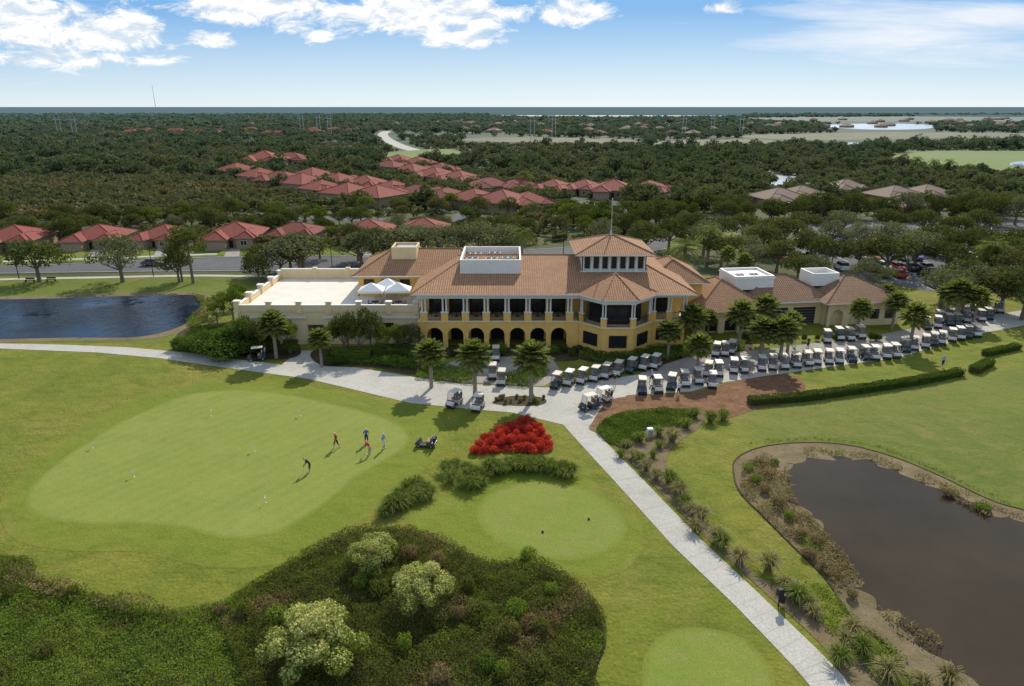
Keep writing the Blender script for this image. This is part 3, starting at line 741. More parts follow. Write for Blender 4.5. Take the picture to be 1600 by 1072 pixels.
octo = [(BX+BR_*math.cos(R(22.5+45*i)), BY+BR_*math.sin(R(22.5+45*i))) for i in range(8)]
mb = MB()
for i in range(8):
    a, b = octo[i], octo[(i+1) % 8]; mb.face([(*a, 0), (*b, 0), (*b, 3.75), (*a, 3.75)])
mb.face([(*p, 3.75) for p in octo])
cpart('bay_wall', mb, ['yellow'])
def ocr(r): return [(BX+r*math.cos(R(22.5+45*i)), BY+r*math.sin(R(22.5+45*i))) for i in range(8)]
def ring(mb, r0, r1, z0, z1, mi=0):
    A, B = ocr(r0), ocr(r1)
    for i in range(8):
        j = (i+1) % 8
        mb.face([(*B[i], z0), (*B[j], z0), (*B[j], z1), (*B[i], z1)], mi); mb.face([(*A[i], z1), (*B[i], z1), (*B[j], z1), (*A[j], z1)], mi)
        mb.face([(*A[j], z0), (*A[i], z0), (*A[i], z1), (*A[j], z1)], mi); mb.face([(*A[j], z0), (*B[j], z0), (*B[i], z0), (*A[i], z0)], mi)
mb = MB(); ring(mb, 2, 5.55, 3.755, 3.95); cpart('bay_floor', mb, ['cream'])
mb = MB(); ring(mb, 5.1, 5.45, 7.15, 7.85); cpart('bay_beam', mb, ['white'])
mb = MB()
A = ocr(6.35)
for i in range(8):
    mb.face([(*A[i], 8.0), (*A[(i+1) % 8], 8.0), (BX, BY, 10.3)]); mb.tube((*A[i], 8.0), (BX, BY, 10.3), .12, .12, 6)
ring(mb, 5.3, 6.34, 7.86, 7.99, 1)
cpart('bay_roof', mb, ['tile', 'white'])
mb = MB(); ring(mb, 1, 3.9, 3.96, 7.14); cpart('bay_glazing', mb, ['glass'])
for i in range(4, 8):
    x, y = octo[i]; a = R(22.5+45*i)
    mobj('column', CM, club, (x-.18*math.cos(a), y-95-.18*math.sin(a), 3.955), (0, 0, a+math.pi/2), (.8, .9, .98))
fl = 2*BR_*math.sin(R(22.5))
RM2 = railing_mesh(fl-.9); BWIN = win_mesh(2.4, 1.7, 3, 2, fr='bronze')
for i in range(4, 7):
    a, b = Vector(octo[i]), Vector(octo[i+1]); d = (b-a).normalized(); p = a+d*.45; inn = Vector((-d.y, d.x))*.15; p = p+inn
    mobj('railing', RM2, club, (p.x, p.y-95, 3.955), (0, 0, math.atan2(d.y, d.x)))
    p = a+d*(fl/2-1.2)-inn*.6; mobj('window', BWIN, club, (p.x, p.y-95, 1.1), (0, 0, math.atan2(d.y, d.x)))
mb = MB()
mb.hip(-13.8, 25.2, 89.4, 113, 8.05, 11.0, 0, rx0=-6.5, rx1=17.5, trim=1); cpart('roof', mb, ['tile', 'white'])
mb = MB(); mb.hip(-23.7, -3, 98.9, 112.8, 8.3, 11.1, 0, rx0=-18.5, rx1=-8, trim=1); cpart('wing_roof', mb, ['tile', 'white'])
mb = MB(); mb.hip(20, 29.5, 99, 111, 7.2, 9.8, 0, trim=1); mb.box(21, 28.6, 100, 110, 0, 7.0, 2); cpart('rear_wing', mb, ['tile', 'white', 'yellow'])
def well(mb, x0, x1, y0, y1, z0, z1, t=.25):
    mb.box(x0, x1, y0, y0+t, z0, z1); mb.box(x0, x1, y1-t, y1, z0, z1)
    mb.box(x0, x0+t, y0+t, y1-t, z0, z1-.002); mb.box(x1-t, x1, y0+t, y1-t, z0, z1-.002); mb.box(x0+t, x1-t, y0+t, y1-t, z0, z0+1.2, 1)
mb = MB(); well(mb, -7.4, 1.3, 95.3, 105.2, 8.8, 11.5); cpart('equipment_well', mb, ['white', 'roofdeck'])
mb = MB(); well(mb, -18.4, -14.6, 103, 107, 9.5, 11.8, .2); mb.box(-17.9,-15.1,103.5,106.5,10.7,11.5,1); cpart('equipment_well', mb, ['cream', 'grey'])
def hvac_mesh():
    mb = MB(); mb.rbox(-.9, .9, -.6, .6, 0, 1.1, .05, 0); mb.tube((-.4, 0, 1.1), (-.4, 0, 1.2), .33, .33, 14, 1); mb.tube((.45, 0, 1.1), (.45, 0, 1.2), .33, .33, 14, 1)
    for i in range(6): mb.box(-.85, .85, -.62, -.603, .15+i*.14, .2+i*.14, 1)
    return mb.build('air_conditioner', [M['grey'], M['bronze']])
HV = hvac_mesh()
for x, y in ((-5.8, 98.5), (-3, 98.3), (-.6, 99), (-5.5, 102), (-2.6, 102.5)): mobj('air_conditioner', HV, club, (x, y-95, 10.02))
mb = MB(); mb.box(10.0, 19.2, 95.9, 104.9, 8.2, 9.6, 1); mb.box(9.85, 19.35, 95.75, 105.05, 9.6, 9.75, 0)
mb.box(10.15, 19.05, 96.05, 104.75, 9.75, 12.2, 1)
for i in range(8):
    x = 10.0+i*1.27; mb.box(x, x+.28, 95.9, 96.04, 9.75, 12.2, 0)
    y = 95.9+i*1.24; mb.box(9.98, 10.14, y, y+.28, 9.75, 12.2, 0); mb.box(19.06, 19.2, y, y+.28, 9.75, 12.2, 0)
for i in range(7):
    x = 10.42+i*1.27; mb.box(x, x+.72, 95.99, 96.046, 10.1, 11.8, 2)
cpart('tower', mb, ['white', 'pgreen', 'bronze'])
mb = MB(); mb.hip(8.9, 20.3, 94.8, 106.0, 12.3, 14.2, 0, rx0=14.4, rx1=14.8, trim=1); cpart('tower_roof', mb, ['tile', 'white'])
mb = MB(); mb.tube((14.6, 100.4, 14.1), (14.6, 100.4, 19.3), .09, .05, 10); mb.tube((14.6,100.4,19.3),(14.6,100.4,19.5),.13,.05,10); mb.tube((14.6,100.4,14.1),(14.6,100.4,14.8),.25,.12,10); cpart('flagpole', mb, ['metal'])

# terrace building
ter = empty('terrace_building', (-26, 95, 0)); tag(ter, 'cream flat roofed terrace building with parapet walls', 'building')
def tpart(name, mb, mats):
    me = mb.build(name, [M[k] for k in mats]); me.transform(Matrix.Translation((26, -95, 0))); return mobj(name, me, ter)
mb = MB()
gx0, gx1 = -28.9, -26.6
mb.box(-38.6, gx0, 92, 111, 0, 4.9); mb.box(gx1, -13.05, 92, 99.7, 0, 4.9); mb.box(gx1, -23.1, 99.7, 111, 0, 4.9); mb.box(gx0, gx1, 92, 111, 2.9, 4.9); mb.box(gx0, gx1, 96, 111, 0, 2.9)
tpart('wall', mb, ['cream'])
mb = MB(); mb.box(-38.2, -23.15, 92.4, 110.6, 4.9, 5.0); mb.box(-23.15, -13.1, 92.4, 99.6, 4.9, 5.0); tpart('terrace_floor', mb, ['roofdeck'])
mb = MB()
mb.box(-38.7, -13.05, 91.9, 92.25, 4.85, 5.75); mb.box(-38.7, -38.3, 92.25, 111.1, 4.85, 5.75); mb.box(-38.3, -23.1, 110.7, 111.1, 4.85, 6.6); mb.box(-23.5,-23.15,99.7,110.7,4.95,5.9)
for x0 in (-38.85,): 
    for y in (91.8, 96.5, 101.2, 106, 110.6): mb.box(x0, x0+.7, y, y+.7, 4.6, 6.3)
for x in (-34.4, -30.2, -26, -21.8, -17.6, -13.8): mb.box(x, x+.7, 91.75, 92.4, 4.6, 6.25)
for x in (-33, -27.5): mb.box(x, x+.7, 110.6, 111.2, 4.6, 6.9)
tpart('parapet', mb, ['cream'])
mb = MB()
for x in (-34.4, -30.2, -26, -21.8, -17.6, -13.8): mb.box(x-.1, x+.8, 91.65, 92.5, 6.25, 6.37)
mb.box(-38.75, -13.05, 91.85, 92.3, 5.752, 5.83); mb.box(-38.75,-38.25,92.3,111.15,5.752,5.83); mb.box(-38.25,-23.1,110.65,111.15,6.602,6.68)
for y in (91.8, 96.5, 101.2, 106, 110.6): mb.box(-38.95, -38.05, y-.1, y+.8, 6.3, 6.42)
mb.box(-38.68, gx0-.1, 91.8, 91.88, 3.9, 4.15); mb.box(gx1+.1, -13.05, 91.8, 91.88, 3.9, 4.15)
tpart('coping', mb, ['white'])
mb = MB()
for i in range(7): mb.box(gx0+.02, gx1-.02, 95.9, 95.97, .02+i*.41, .40+i*.41)
tpart('garage_door', mb, ['grey'])
for x in (-33, -18.2): mobj('window', W4, ter, (x+26, 91.93-95, 1.5))
def tent_parts():
    mb = MB(); s = 1.6
    c = [(-s,-s,2.3),(s,-s,2.3),(s,s,2.3),(-s,s,2.3)]
    for i in range(4):
        mb.face([c[i], c[(i+1) % 4], (0, 0, 3.35)]); a, b = c[i], c[(i+1) % 4]; mb.face([(a[0],a[1],2.0),(b[0],b[1],2.0),b,a])
    ml = MB(); ml.tube((0,0,0),(0,0,2.2),.035,.035,8)
    L = ml.build('tent_leg', [M['metal']])
    return [('canopy', mb.build('tent_canopy', [M['tent']]))]+[('leg', L, (a*1.56, b*1.56, 0)) for a in (-1, 1) for b in (-1, 1)]
TP = tent_parts()
for x, y in ((-20.2, 95.4), (-16.4, 95.6), (-18.3, 98.0)): thing('canopy_tent', TP, (x, y, 5.0), .03, (1.12, .85, .95), 'white pop up canopy tent standing on the terrace', 'tent', 'white tents on the terrace')
def table_parts():
    mb = MB(); mb.tube((0,0,.7),(0,0,.75),.55,.55,18); mb.tube((0,0,0),(0,0,.7),.05,.05,8); mb.tube((0,0,0),(0,0,.05),.3,.3,12)
    ch = MB(); ch.box(-.22,.22,-.22,.22,.42,.47); ch.box(-.22,.22,.18,.22,.47,.9)
    for a in (-.2,.17):
        for b_ in (-.2,.17): ch.box(a,a+.03,b_,b_+.03,0,.42)
    return [('table_top', mb.build('table', [M['bronze']]))], [('seat', ch.build('chair', [M['bronze']]))]
TT, CH = table_parts()
for x in list(archx)+[-19.5, -16.2]:
    z = 3.96 if x > -13 and x not in (-16.2, -19.5) else 5.0; y = 92.7 if z < 4.5 else 94
    thing('dining_table', TT, (x, y, z), 0, 1, 'round dark table on the open balcony', 'table', 'balcony tables')
    for k, (dx, dy, ra) in enumerate(((.8, 0, -1.57), (-.8, 0, 1.57))):
        thing('dining_chair', CH, (x+dx, y+dy, z), ra, 1, 'dark chair drawn up to a balcony table', 'chair', 'balcony chairs')

# cart barn building
barn = empty('cart_barn', (27.5, 96.5, 0), R(7)); tag(barn, 'single storey cream cart barn with brown tile roofs', 'building')
def bpart(name, mb, mats): return mobj(name, mb.build(name, [M[k] for k in mats]), barn)
mb = MB(); arch_wall(mb, 0, 0, 10.5, 0, 3.5, [2.2, 5.2, 8.2], 2.0, 1.6); mb.box(0, 10.5, .45, 12, 0, 3.49)
mb.box(10.5, 21, 3, 12, 0, 3.5); arch_wall(mb, 1.0, 21, 33, 0, 3.7, [22.6, 25.6], 2.0, 1.7, th=.8); mb.box(21, 33, 1.82, 12, 0, 3.69)
mb.box(-3.2, 0, 3, 3.4, 0, 3.2)
bpart('wall', mb, ['cream'])
mb = MB(); mb.hip(-.9, 11.3, -1, 13, 3.7, 7.0, 0, trim=1); bpart('roof', mb, ['tile', 'white'])
mb = MB(); mb.hip(8, 23, 1.9, 13.6, 3.9, 6.9, 0, trim=1); bpart('roof', mb, ['tile2', 'white'])
mb = MB(); mb.hip(20, 34, .1, 12.8, 3.95, 6.7, 0, trim=1); bpart('roof', mb, ['tile2', 'white'])
mb = MB(); well(mb, 7.5, 13.8, 5.0, 11, 5.2, 7.35, .2); mb.box(7.4, 13.9, 4.9, 11.1, 6.9, 6.98, 0); bpart('equipment_well', mb, ['white', 'roofdeck'])
mb = MB(); well(mb, 20.8, 25.2, 6, 10, 5.2, 7.2, .2); bpart('equipment_well', mb, ['white', 'roofdeck'])
for x in (9.3, 11.6): mobj('air_conditioner', HV, barn, (x, 7.5, 6.42), (0, 0, 0), .7)
mb = MB(); 
for x0 in (12, 16.5):
    mb.box(x0, x0+3.6, 2.93, 2.98, .02, 2.7, 0)  # dark panel colour stands in for the shaded inside of an open bay
    for i in range(6): mb.box(x0, x0+3.6, 2.905, 2.925, .1+i*.44, .13+i*.44, 1)
bpart('garage_door', mb, ['dark', 'grey'])
B1W, B2W = win_mesh(1.8, 2.3, 2, 2, fr='bronze'), win_mesh(1.4, 1.5, 2, 2, fr='bronze')
for x in (1.3, 4.3, 7.3): mobj('window', B1W, barn, (x, .35, .3))
for x in (28, 30.5): mobj('window', B2W, barn, (x, .9, 1.1))

# ------------------------------------------------------------------ houses
def house_parts(w_, d, kind, wallm='beige', seed=0):
    random.seed(seed); hw, hd = w_/2, d/2
    mb = MB(); mb.box(-hw, hw, -hd, hd, 0, 2.9); mb.box(-hw+.8, -hw+6.6, -hd-3.5, -hd, 0, 2.8); mb.box(hw-5, hw-.6, -hd-1.5, -hd, 0, 2.8)
    r = MB(); r.hip(-hw-.6, hw+.6, -hd-.6, hd+.6, 3.1, 3.1+hd*.45, 0, trim=1)
    r.hip(-hw+.2, -hw+7.2, -hd-4.1, hd*.4, 3.0, 4.75, 0, trim=1); r.hip(hw-5.6, hw, -hd-2.1, hd*.3, 3.02, 4.55, 0, trim=1)
    g = MB(); g.box(0, 4.6, 0, .05, 0, 2.2)
    for i in range(4): g.box(0, 4.6, -.015, -.002, .5*i+.1, .5*i+.14, 1)
    return [('wall', mb.build('house_wall', [M[wallm]])), ('roof', r.build('house_roof', [M[kind], M['beige']])),
            ('garage_door', g.build('garage_door', [M['beige'], M['grey']]), (-hw+1.4, -hd-3.56, .02)),
            ('window', win_mesh(1.8, 1.4, 2, 1), (hw-3.9, -hd-1.58, .9)), ('door', win_mesh(1.0, 2.1, 1, 2, 'door', 'bronze'), (-.3, -hd-.08, .02)),
            ('window', win_mesh(1.4, 1.3, 2, 1), (-.3+1.8, -hd-.08, .9))]
HP = [house_parts(14, 14, 'redtile', seed=1), house_parts(16, 13, 'redtile2', seed=2), house_parts(15, 15, 'redtile', 'beige', 3), house_parts(15, 14, 'greytile', 'beige', 4)]
HOUSES = []
def house(px, py, v, rot, s=1.0, label='beige stucco house with coral tile hip roof', grp='tile roofed houses'):
    p = site(px, py); HOUSES.append((p[0], p[1], 11*s))
    thing('house', HP[v], p, rot, s, label, 'house', grp)
for px, py, v, rr, s in ((30,392,0,.15,1),(160,388,2,.1,.9),(262,386,2,-.15,.85),(372,386,0,.1,1),(466,380,1,-.1,.85),(577,380,2,.05,.95),(663,378,0,.0,1),
                         (-90,396,1,0,1)):
    house(px, py-6, v, rr, s*.86)
random.seed(11)
for px, py in ((372,276),(408,284),(440,290),(474,296),(505,305),(545,313),(590,318),(490,284),(530,291),(572,299),(615,306),(655,313),(697,318),(742,323),(785,328),(826,327),
               (610,268),(645,276),(680,284),(718,291),(622,257),(655,262),(690,273),(765,300),(812,301),(865,304),(912,303),(958,307),(1012,307)):
    house(px, py, random.choice((0, 1, 1, 2)), random.choice((-.5, -.2, .3, .9, 2.6)), random.uniform(.9, 1.05))
for px, py in ((1215,322),(1250,318),(1395,318),(1445,316)): house(px, py, 3, .2, 1, 'cream amenity building with greyish tile roof')
house(1320, 303, 3, 0, .9, 'cream pavilion with greyish tile roof'); house(1400, 330, 3, .4, .8, 'cream amenity building with greyish tile roof')
house(415, 262, 0, 0, 1.5, 'tall terracotta building with arched front'); house(455, 258, 1, 0, 1.2)
NNEAR = len(HOUSES)
for i in range(80):
    px = random.uniform(600, 1580); py = random.uniform(193, 213) if px < 1200 else random.uniform(186, 201)
    if i % 5 == 0: px = random.uniform(200, 560); py = random.uniform(205, 218)
    v = random.choice((3, 3, 3, 1)) if px > 560 else 1
    house(px, py, v, random.uniform(-.6, .6), 1.05, 'distant house with hip roof among trees', 'distant houses')

# ------------------------------------------------------------------ trees: placed
random.seed(5)
GO = 'trees around the clubhouse'
for px, py, h in ((62,440,9.5),(-40,440,8),(405,440,6),(412,428,7),(455,425,8.5),(475,425,9),(500,405,6),(585,412,9),(620,405,8),(560,408,7)):
    put_tree(OAK, px, py, h, 9.0, 'spreading dark green oak tree beside the road', grp=GO, wide=1.15)
put_tree(PALE, 192, 441, 10.5, 9, 'pale silvery broad tree on the pond lawn', grp=GO, wide=1.05)
for px, py, h in ((470,430,9.5),(440,430,8),(600,412,8.8),(565,415,8),(640,408,8.8),(750,405,9.3),(690,408,9),(720,404,8.5),(785,402,8.5),(665,405,8.5)):
    put_tree(PALE, px, py, h, 9, 'pale grey green oak beside the road', grp=GO, wide=1.3)
put_tree(PINE, 302, 443, 13, 13, 'tall open crowned pine by the pond', grp=GO, var=0, wide=1.05); put_tree(PINE, 285, 440, 10, 13, 'open crowned pine by the pond', grp=GO, var=1)
put_tree(OAK, 280, 441, 7, 9, 'dark oak by the pond', grp=GO)
for px, py, h in ((645,400,8),(720,398,8),(790,396,8),(1010,400,9),(1040,392,9),(1100,398,9),(1125,415,7),(1160,410,7.5),(1190,398,8),(1225,390,8),(1285,418,8),(1215,425,7),(1240,440,7),(1180,425,6.5),(1270,445,7.5),(1262,405,8),(1360,455,7.5),
                  (1300,390,8),(1385,392,8),(1385,430,9),(1340,420,8),(1430,420,9),(1455,395,8),(1475,430,9),(1500,412,9),(1530,395,8),(1560,430,9),(1590,455,9),(1590,405,9),(1540,480,9),(1470,480,8),(1500,470,8),(1560,485,9),(1600,500,9),(1440,370,8),(1340,388,8),
                  (1165,372,8),(1130,350,8),(1060,350,8),(1020,360,9),(980,372,8),(1200,345,8),(1240,346,8),(1280,345,9),(1330,342,9),(1375,343,9),(1420,342,9),(1470,340,9),(1520,340,9),(1570,340,9),(1080,372,8),(940,384,7),(1125,378,8),
                  (1385,365,8),(1490,378,8),(1530,372,8),(1310,372,8),(1250,372,8),(1200,380,8),(1170,392,8),(1610,430,9),(1640,470,9),(1540,350,10),(1590,352,9)):
    put_tree(random.choice((OAK, OAK, OAK, PALE)), px+random.uniform(-5, 5), py, h*random.uniform(.85, 1.1), 9.0, 'dark green oak shading the parking lot', grp='parking lot trees', wide=1.2)
for px, py, h in ((365,500,6),(350,492,4.5),(340,505,4),(375,480,5)):
    put_tree(BRI, px, py, h, 9, 'bright green young tree beside the terrace wall', grp=GO, wide=.8)
for px, py, h, wd in ((545,553,7,.6),(580,553,7.5,.55),(562,555,5.5,.6),(520,554,5.6,.6),(600,556,5,.7),(640,553,5.2,.75),(622,554,5.2,.7),(452,551,5.6,.65),(408,551,5.6,.7),(384,549,6,.75),(538,552,5.4,.7)):
    put_tree(random.choice((OAK, BRI, BRI)), px, py, h, 9, 'slender green young tree against the terrace wall', grp=GO, wide=wd)
for px, py, h, wd in ((310,552,2.8,1.6),(345,554,3.4,1.9),(290,545,2,1.5),(380,550,3,1.5),(415,549,2.8,1.1),(455,552,2.4,1.0),(365,550,3.6,1.3),(330,545,3,1.5)):
    put_tree(BUSH, px, py, h, 3.2, 'large dense green bush by the driveway', 'shrub', 'bush', grp='bushes by the driveway', wide=wd)
GP = 'sabal palms around the clubhouse'
for i, (px, py, h) in enumerate(((432,560,6.8),(503,574,5.2),(674,606,6.5),(742,618,7.0),(830,628,7.5),(1043,562,5.4),(1088,587,6.0),(1080,548,6.8),(1153,545,7.2),(1186,570,6.4),(1217,572,7.2),(1190,532,7),(1230,550,6),(1338,525,5.6),(1393,515,6.3),
                  (1420,545,6.8),(1378,500,6),(1475,500,6),(1500,500,6.2),(1520,508,6.2),(1540,440,7),(1490,505,7),(1160,440,6),(1135,430,6),(1105,530,4.5))):
    put_tree(PALM, px, py, h, 6.3, 'sabal palm with rounded crown and slim trunk', 'palm tree', 'palm_tree', i, GP, wide=1.15)
put_tree(DATE, 1066, 445, 9.5, 8.5, 'large feathery date palm behind the clubhouse', 'palm tree', 'palm_tree')
put_tree(DATE, 815, 410, 8.5, 8.5, 'large feathery date palm behind the clubhouse', 'palm tree', 'palm_tree')
for px, py in ((1480,275),(1455,275),(1510,285),(1585,285),(1430,270),(1542,440),(820,300),(1100,330),(1105,410)):
    put_tree(DATE, px, py, 9, 8.5, 'tall feathery palm beside the fairway', 'palm tree', 'palm_tree', grp='distant palms')
for px, py, h, v in ((492,1045,4.1,0),(662,950,3.1,1),(585,895,2.9,1)):
    put_tree(BLOS, px, py, h, 3.6, 'rounded shrub crowned with cream blossom in brush', 'flowering shrub', 'flowering_shrub', v, wide=.95)

# ------------------------------------------------------------------ woodland: individual then mass
def scatter(y0, y1, spacing, thin, top=0.0):
    # top = tree height used to keep sight lines to clearings and roads open
    area = .85*(y1*y1-y0*y0)+40*(y1-y0); n_ = int(area/spacing**2)
    Y = np.sqrt(rng.uniform(y0*y0, y1*y1, n_)); X = rng.uniform(-1, 1, n_)*(.86*Y+20)
    k = np.ones(n_, bool)
    for g in (1.0, H/(H-top*.5), H/(H-top)):
        for p in [ROADW, LOTW]+FIELDS: k &= ~inside(p, X*g, Y*g)
    hh = np.array(HOUSES)
    for hx, hy, r in hh[:NNEAR]:
        k &= ((X-hx)**2+(Y-hy)**2) > (r*.80)**2
        k &= ~((np.abs(X-hx*(Y/hy)) < r*.35) & (Y < hy) & (Y > hy-r*1.2))
    for hx, hy, r in hh[NNEAR:]:
        k &= ~((np.abs(X-hx*(Y/hy)) < r*.9) & (Y < hy+r) & (Y > hy*(1-top/H*.5)))
    for line_, wd in ((farroad, 12), (STREET, 5)):
        fr = np.array(line_)
        for a, b in zip(fr[:-1], fr[1:]):
            for t in np.linspace(0, 1, 12):
                c = a+(b-a)*t
                for g in (1, H/(H-top*.7)): k &= ((X*g-c[0])**2+(Y*g-c[1])**2) > wd**2
    k &= (lump(X, Y, 60)*.45+lump(X, Y, 17)*.3+lump(Y, X, 140)*.25+rng.normal(0, .06, n_)) > thin
    return X[k], Y[k]
scrubz = world([(-600,350),(0,345),(330,340),(480,330),(520,318),(440,300),(350,282),(200,268),(-600,268)])
near_ban = world([(-900,398),(0,392),(350,386),(560,385),(720,384),(900,382),(1080,360),(1090,350),(1200,345),(1600,340),(2200,335),(2200,800),(-900,800)])
X, Y = scatter(150, 330, 7.4, .12, 0)
k = ~inside(near_ban, X, Y) & ~inside(scrubz, X, Y); X, Y = X[k], Y[k]
o_ = np.argsort(Y); X, Y = X[o_], Y[o_]
random.seed(3)
NI = min(190, len(X))
for x, y in zip(X[:NI], Y[:NI]):
    s = random.uniform(.45, .9); tr = random.choice(OAK+OAK+BRI+PINE[:1]+PALE[:1])
    if tr in PINE: s *= .8
    thing('tree', tr, (x, y, 0), random.uniform(0, 6.28), (s, s, s*random.uniform(.75, 1.0)), 'green tree in woodland beside houses', 'tree', 'woodland trees')
def template(nq, size, seed):
    random.seed(seed); lobes = []
    for i in range(7):
        a = i*2.4; rr = .68*math.sqrt((i+.3)/7); r = random.uniform(.26, .46)
        lobes.append((rr*math.cos(a), rr*math.sin(a), .8+.6*(1-rr)*random.random(), r, r, r*.85))
    lobes.append((0, 0, .5, .4, .4, .45))
    return cloud(lobes, nq, size, .15)
def mass(name, X, Y, smin, smax, tmpls, mat, label, zs=1.0):
    Vs = []; grp_ = rng.integers(0, len(tmpls), len(X))
    for g, T in enumerate(tmpls):
        m_ = grp_ == g; n_ = m_.sum()
        if not n_: continue
        s = smin+(smax-smin)*rng.random(n_)**1.6; a = rng.uniform(0, 6.28, n_); ca, sa = np.cos(a), np.sin(a)
        z_ = s*zs*rng.uniform(.7, 1.25, n_)
        V = np.empty((n_, len(T), 3), np.float32)
        V[:, :, 0] = (T[:, 0]*ca[:, None]-T[:, 1]*sa[:, None])*s[:, None]+X[m_][:, None]
        V[:, :, 1] = (T[:, 0]*sa[:, None]+T[:, 1]*ca[:, None])*s[:, None]+Y[m_][:, None]
        V[:, :, 2] = T[:, 2]*z_[:, None]
        Vs.append(V.reshape(-1, 3))
    o = mobj(name, npmesh(name, np.concatenate(Vs), [M[mat]])); tag(o, label, 'woodland', kind='stuff')
T1 = [template(230, .28, i) for i in range(4)]; T2 = [template(110, .38, i) for i in range(4)]; T3 = [template(34, .7, i) for i in range(4)]
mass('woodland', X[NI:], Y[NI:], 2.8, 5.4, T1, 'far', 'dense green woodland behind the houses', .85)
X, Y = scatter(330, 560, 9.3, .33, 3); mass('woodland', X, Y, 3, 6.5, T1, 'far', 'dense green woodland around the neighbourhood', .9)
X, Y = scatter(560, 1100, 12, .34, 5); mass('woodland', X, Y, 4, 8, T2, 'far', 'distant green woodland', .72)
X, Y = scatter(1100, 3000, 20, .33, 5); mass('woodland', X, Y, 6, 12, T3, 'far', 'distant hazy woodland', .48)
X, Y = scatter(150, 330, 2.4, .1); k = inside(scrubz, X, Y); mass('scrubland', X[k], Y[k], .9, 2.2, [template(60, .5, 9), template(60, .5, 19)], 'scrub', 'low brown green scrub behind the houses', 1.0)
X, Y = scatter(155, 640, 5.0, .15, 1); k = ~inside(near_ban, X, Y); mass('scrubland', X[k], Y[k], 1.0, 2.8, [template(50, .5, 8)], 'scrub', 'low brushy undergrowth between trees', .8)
nr, na = 150, 420; rr = 2900*np.power(1.022, np.arange(nr)); aa = np.linspace(-R(47), R(47), na)
A_, R_ = np.meshgrid(aa, rr); Xc = R_*np.sin(A_); Yc = R_*np.cos(A_)
Zc = 1.5+rng.random(Xc.shape)*7*(.5+.5*lump(Xc, Yc, 350)); Zc[0] = 0
V = np.stack([Xc, Yc, Zc], -1).reshape(-1, 3); I = np.arange(nr*na).reshape(nr, na)
q = np.stack([I[:-1, :-1], I[:-1, 1:], I[1:, 1:], I[1:, :-1]], -1).reshape(-1, 4)
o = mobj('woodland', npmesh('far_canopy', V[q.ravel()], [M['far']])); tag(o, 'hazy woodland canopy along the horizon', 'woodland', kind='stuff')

# ------------------------------------------------------------------ shrubs, beds, brush
brR = world([(360,940),(450,885),(550,832),(640,830),(700,850),(760,880),(830,878),(890,905),(935,950),(948,1000),(930,1060),(925,1200),(420,1200),(380,1060),(350,990)])
brL = world([(-500,840),(0,868),(60,905),(150,935),(250,955),(340,945),(400,912),(390,985),(410,1060),(430,1200),(-500,1200)])
carpet('wild_brush', catmull(brR), 400, .85, .115, [M['brush'], M['brushb'], M['drybrush']], 'dense wild brush of mixed green leaves', 'brush', .7, .80)
carpet('wild_grass', catmull(brL), 380, .5, .115, [M['brushb'], M['cover'], M['brush']], 'bright green low weeds and wild grass', 'brush', .6, .45)
carpet('wild_brush', world([(-60,862),(60,905),(160,935),(260,955),(300,975),(200,968),(60,935),(-60,895)]), 170, 1.2, .15, [M['drybrush'], M['brush'], M['brushb']], 'brownish tall weeds at the lawn edge', 'brush', .7, .45)
carpet('wild_brush', offset(catmull(world([(-60,872),(60,912),(150,940),(250,960),(340,950),(450,890),(550,838),(640,836),(700,856),(760,885),(830,884),(885,910),(928,950),(938,1000),(925,1060),(900,1060),(880,960),(760,910),(640,860),(560,860),(450,920),(340,970),(150,965),(-60,920)])), .1), 110, .55, .13, [M['brushb'], M['cover'], M['drybrush']], 'low ragged weeds along the brush edge', 'brush', .5, .5, gap=.4)
random.seed(77)
for i in range(44):
    px = random.uniform(-20, 920); py = random.uniform(860, 1070)
    x, y, _ = site(px, py)
    if inside(BR, np.array([x]), np.array([y]))[0]:
        left = px < 380
        if left and random.random() < .6: continue
        shrub(px, py, random.uniform(1.0, 2.2), random.uniform(.6, 1.0) if left else random.uniform(.9, 1.45), random.choice(('brush', 'brushb', 'brush', 'brushb', 'brush', 'hedge', 'drybrush')), 'wild bushy shrub standing above the brush', 'wild shrubs in the brush')
crot = catmull(world([(742,712),(746,697),(777,676),(802,662),(836,660),(858,690),(862,706),(830,711),(790,708)]))
carpet('red_croton_bed', crot, 260, .6, .16, [M['croton'], M['soil']], 'dense bed of red croton plants', 'flower bed', .3, .93)
random.seed(31); nb = 0
cw = np.array(crot); cx0, cy0 = cw.min(0); cx1, cy1 = cw.max(0); cmx, cmy = cw.mean(0)
while nb < 62:
    x, y = random.uniform(cx0, cx1), random.uniform(cy0, cy1)
    if inside(crot, np.array([x]), np.array([y]))[0]:
        dd = min(1, math.hypot((x-cmx)/(cx1-cx0)*2, (y-cmy)/(cy1-cy0)*2)); sz = random.uniform(.75, 1.2)
        o = mobj('croton_shrub', random.choice(SH['croton']), None, (x, y, 0), (0, 0, random.uniform(0, 6)), (sz/2, sz/2, random.uniform(.75, 1.05)*(1.3-.55*dd)))
        tag(o, 'red leaved croton shrub in a massed bed', 'shrub', 'red croton shrubs in the bed'); nb += 1
carpet('ground_cover_bed', catmull(world([(932,672),(960,650),(1020,642),(1085,643),(1075,665),(1010,672),(985,700),(955,695)])), 330, .45, .14, [M['cover'], M['hedge']], 'bright green ground cover bed beside path', 'ground cover', .6, .6)
carpet('ground_cover_bed', world([(505,568),(520,548),(640,545),(655,560),(650,580),(580,572)]), 150, .8, .17, [M['hedge'], M['cover']], 'planting bed in front of the terrace', 'ground cover', 1.0, .5)
carpet('ground_cover_bed', world([(655,575),(700,574),(745,585),(742,600),(690,598),(650,592)]), 200, .8, .16, [M['cover'], M['hedge']], 'bright shrubs bed beside the court', 'ground cover', .7, .5)
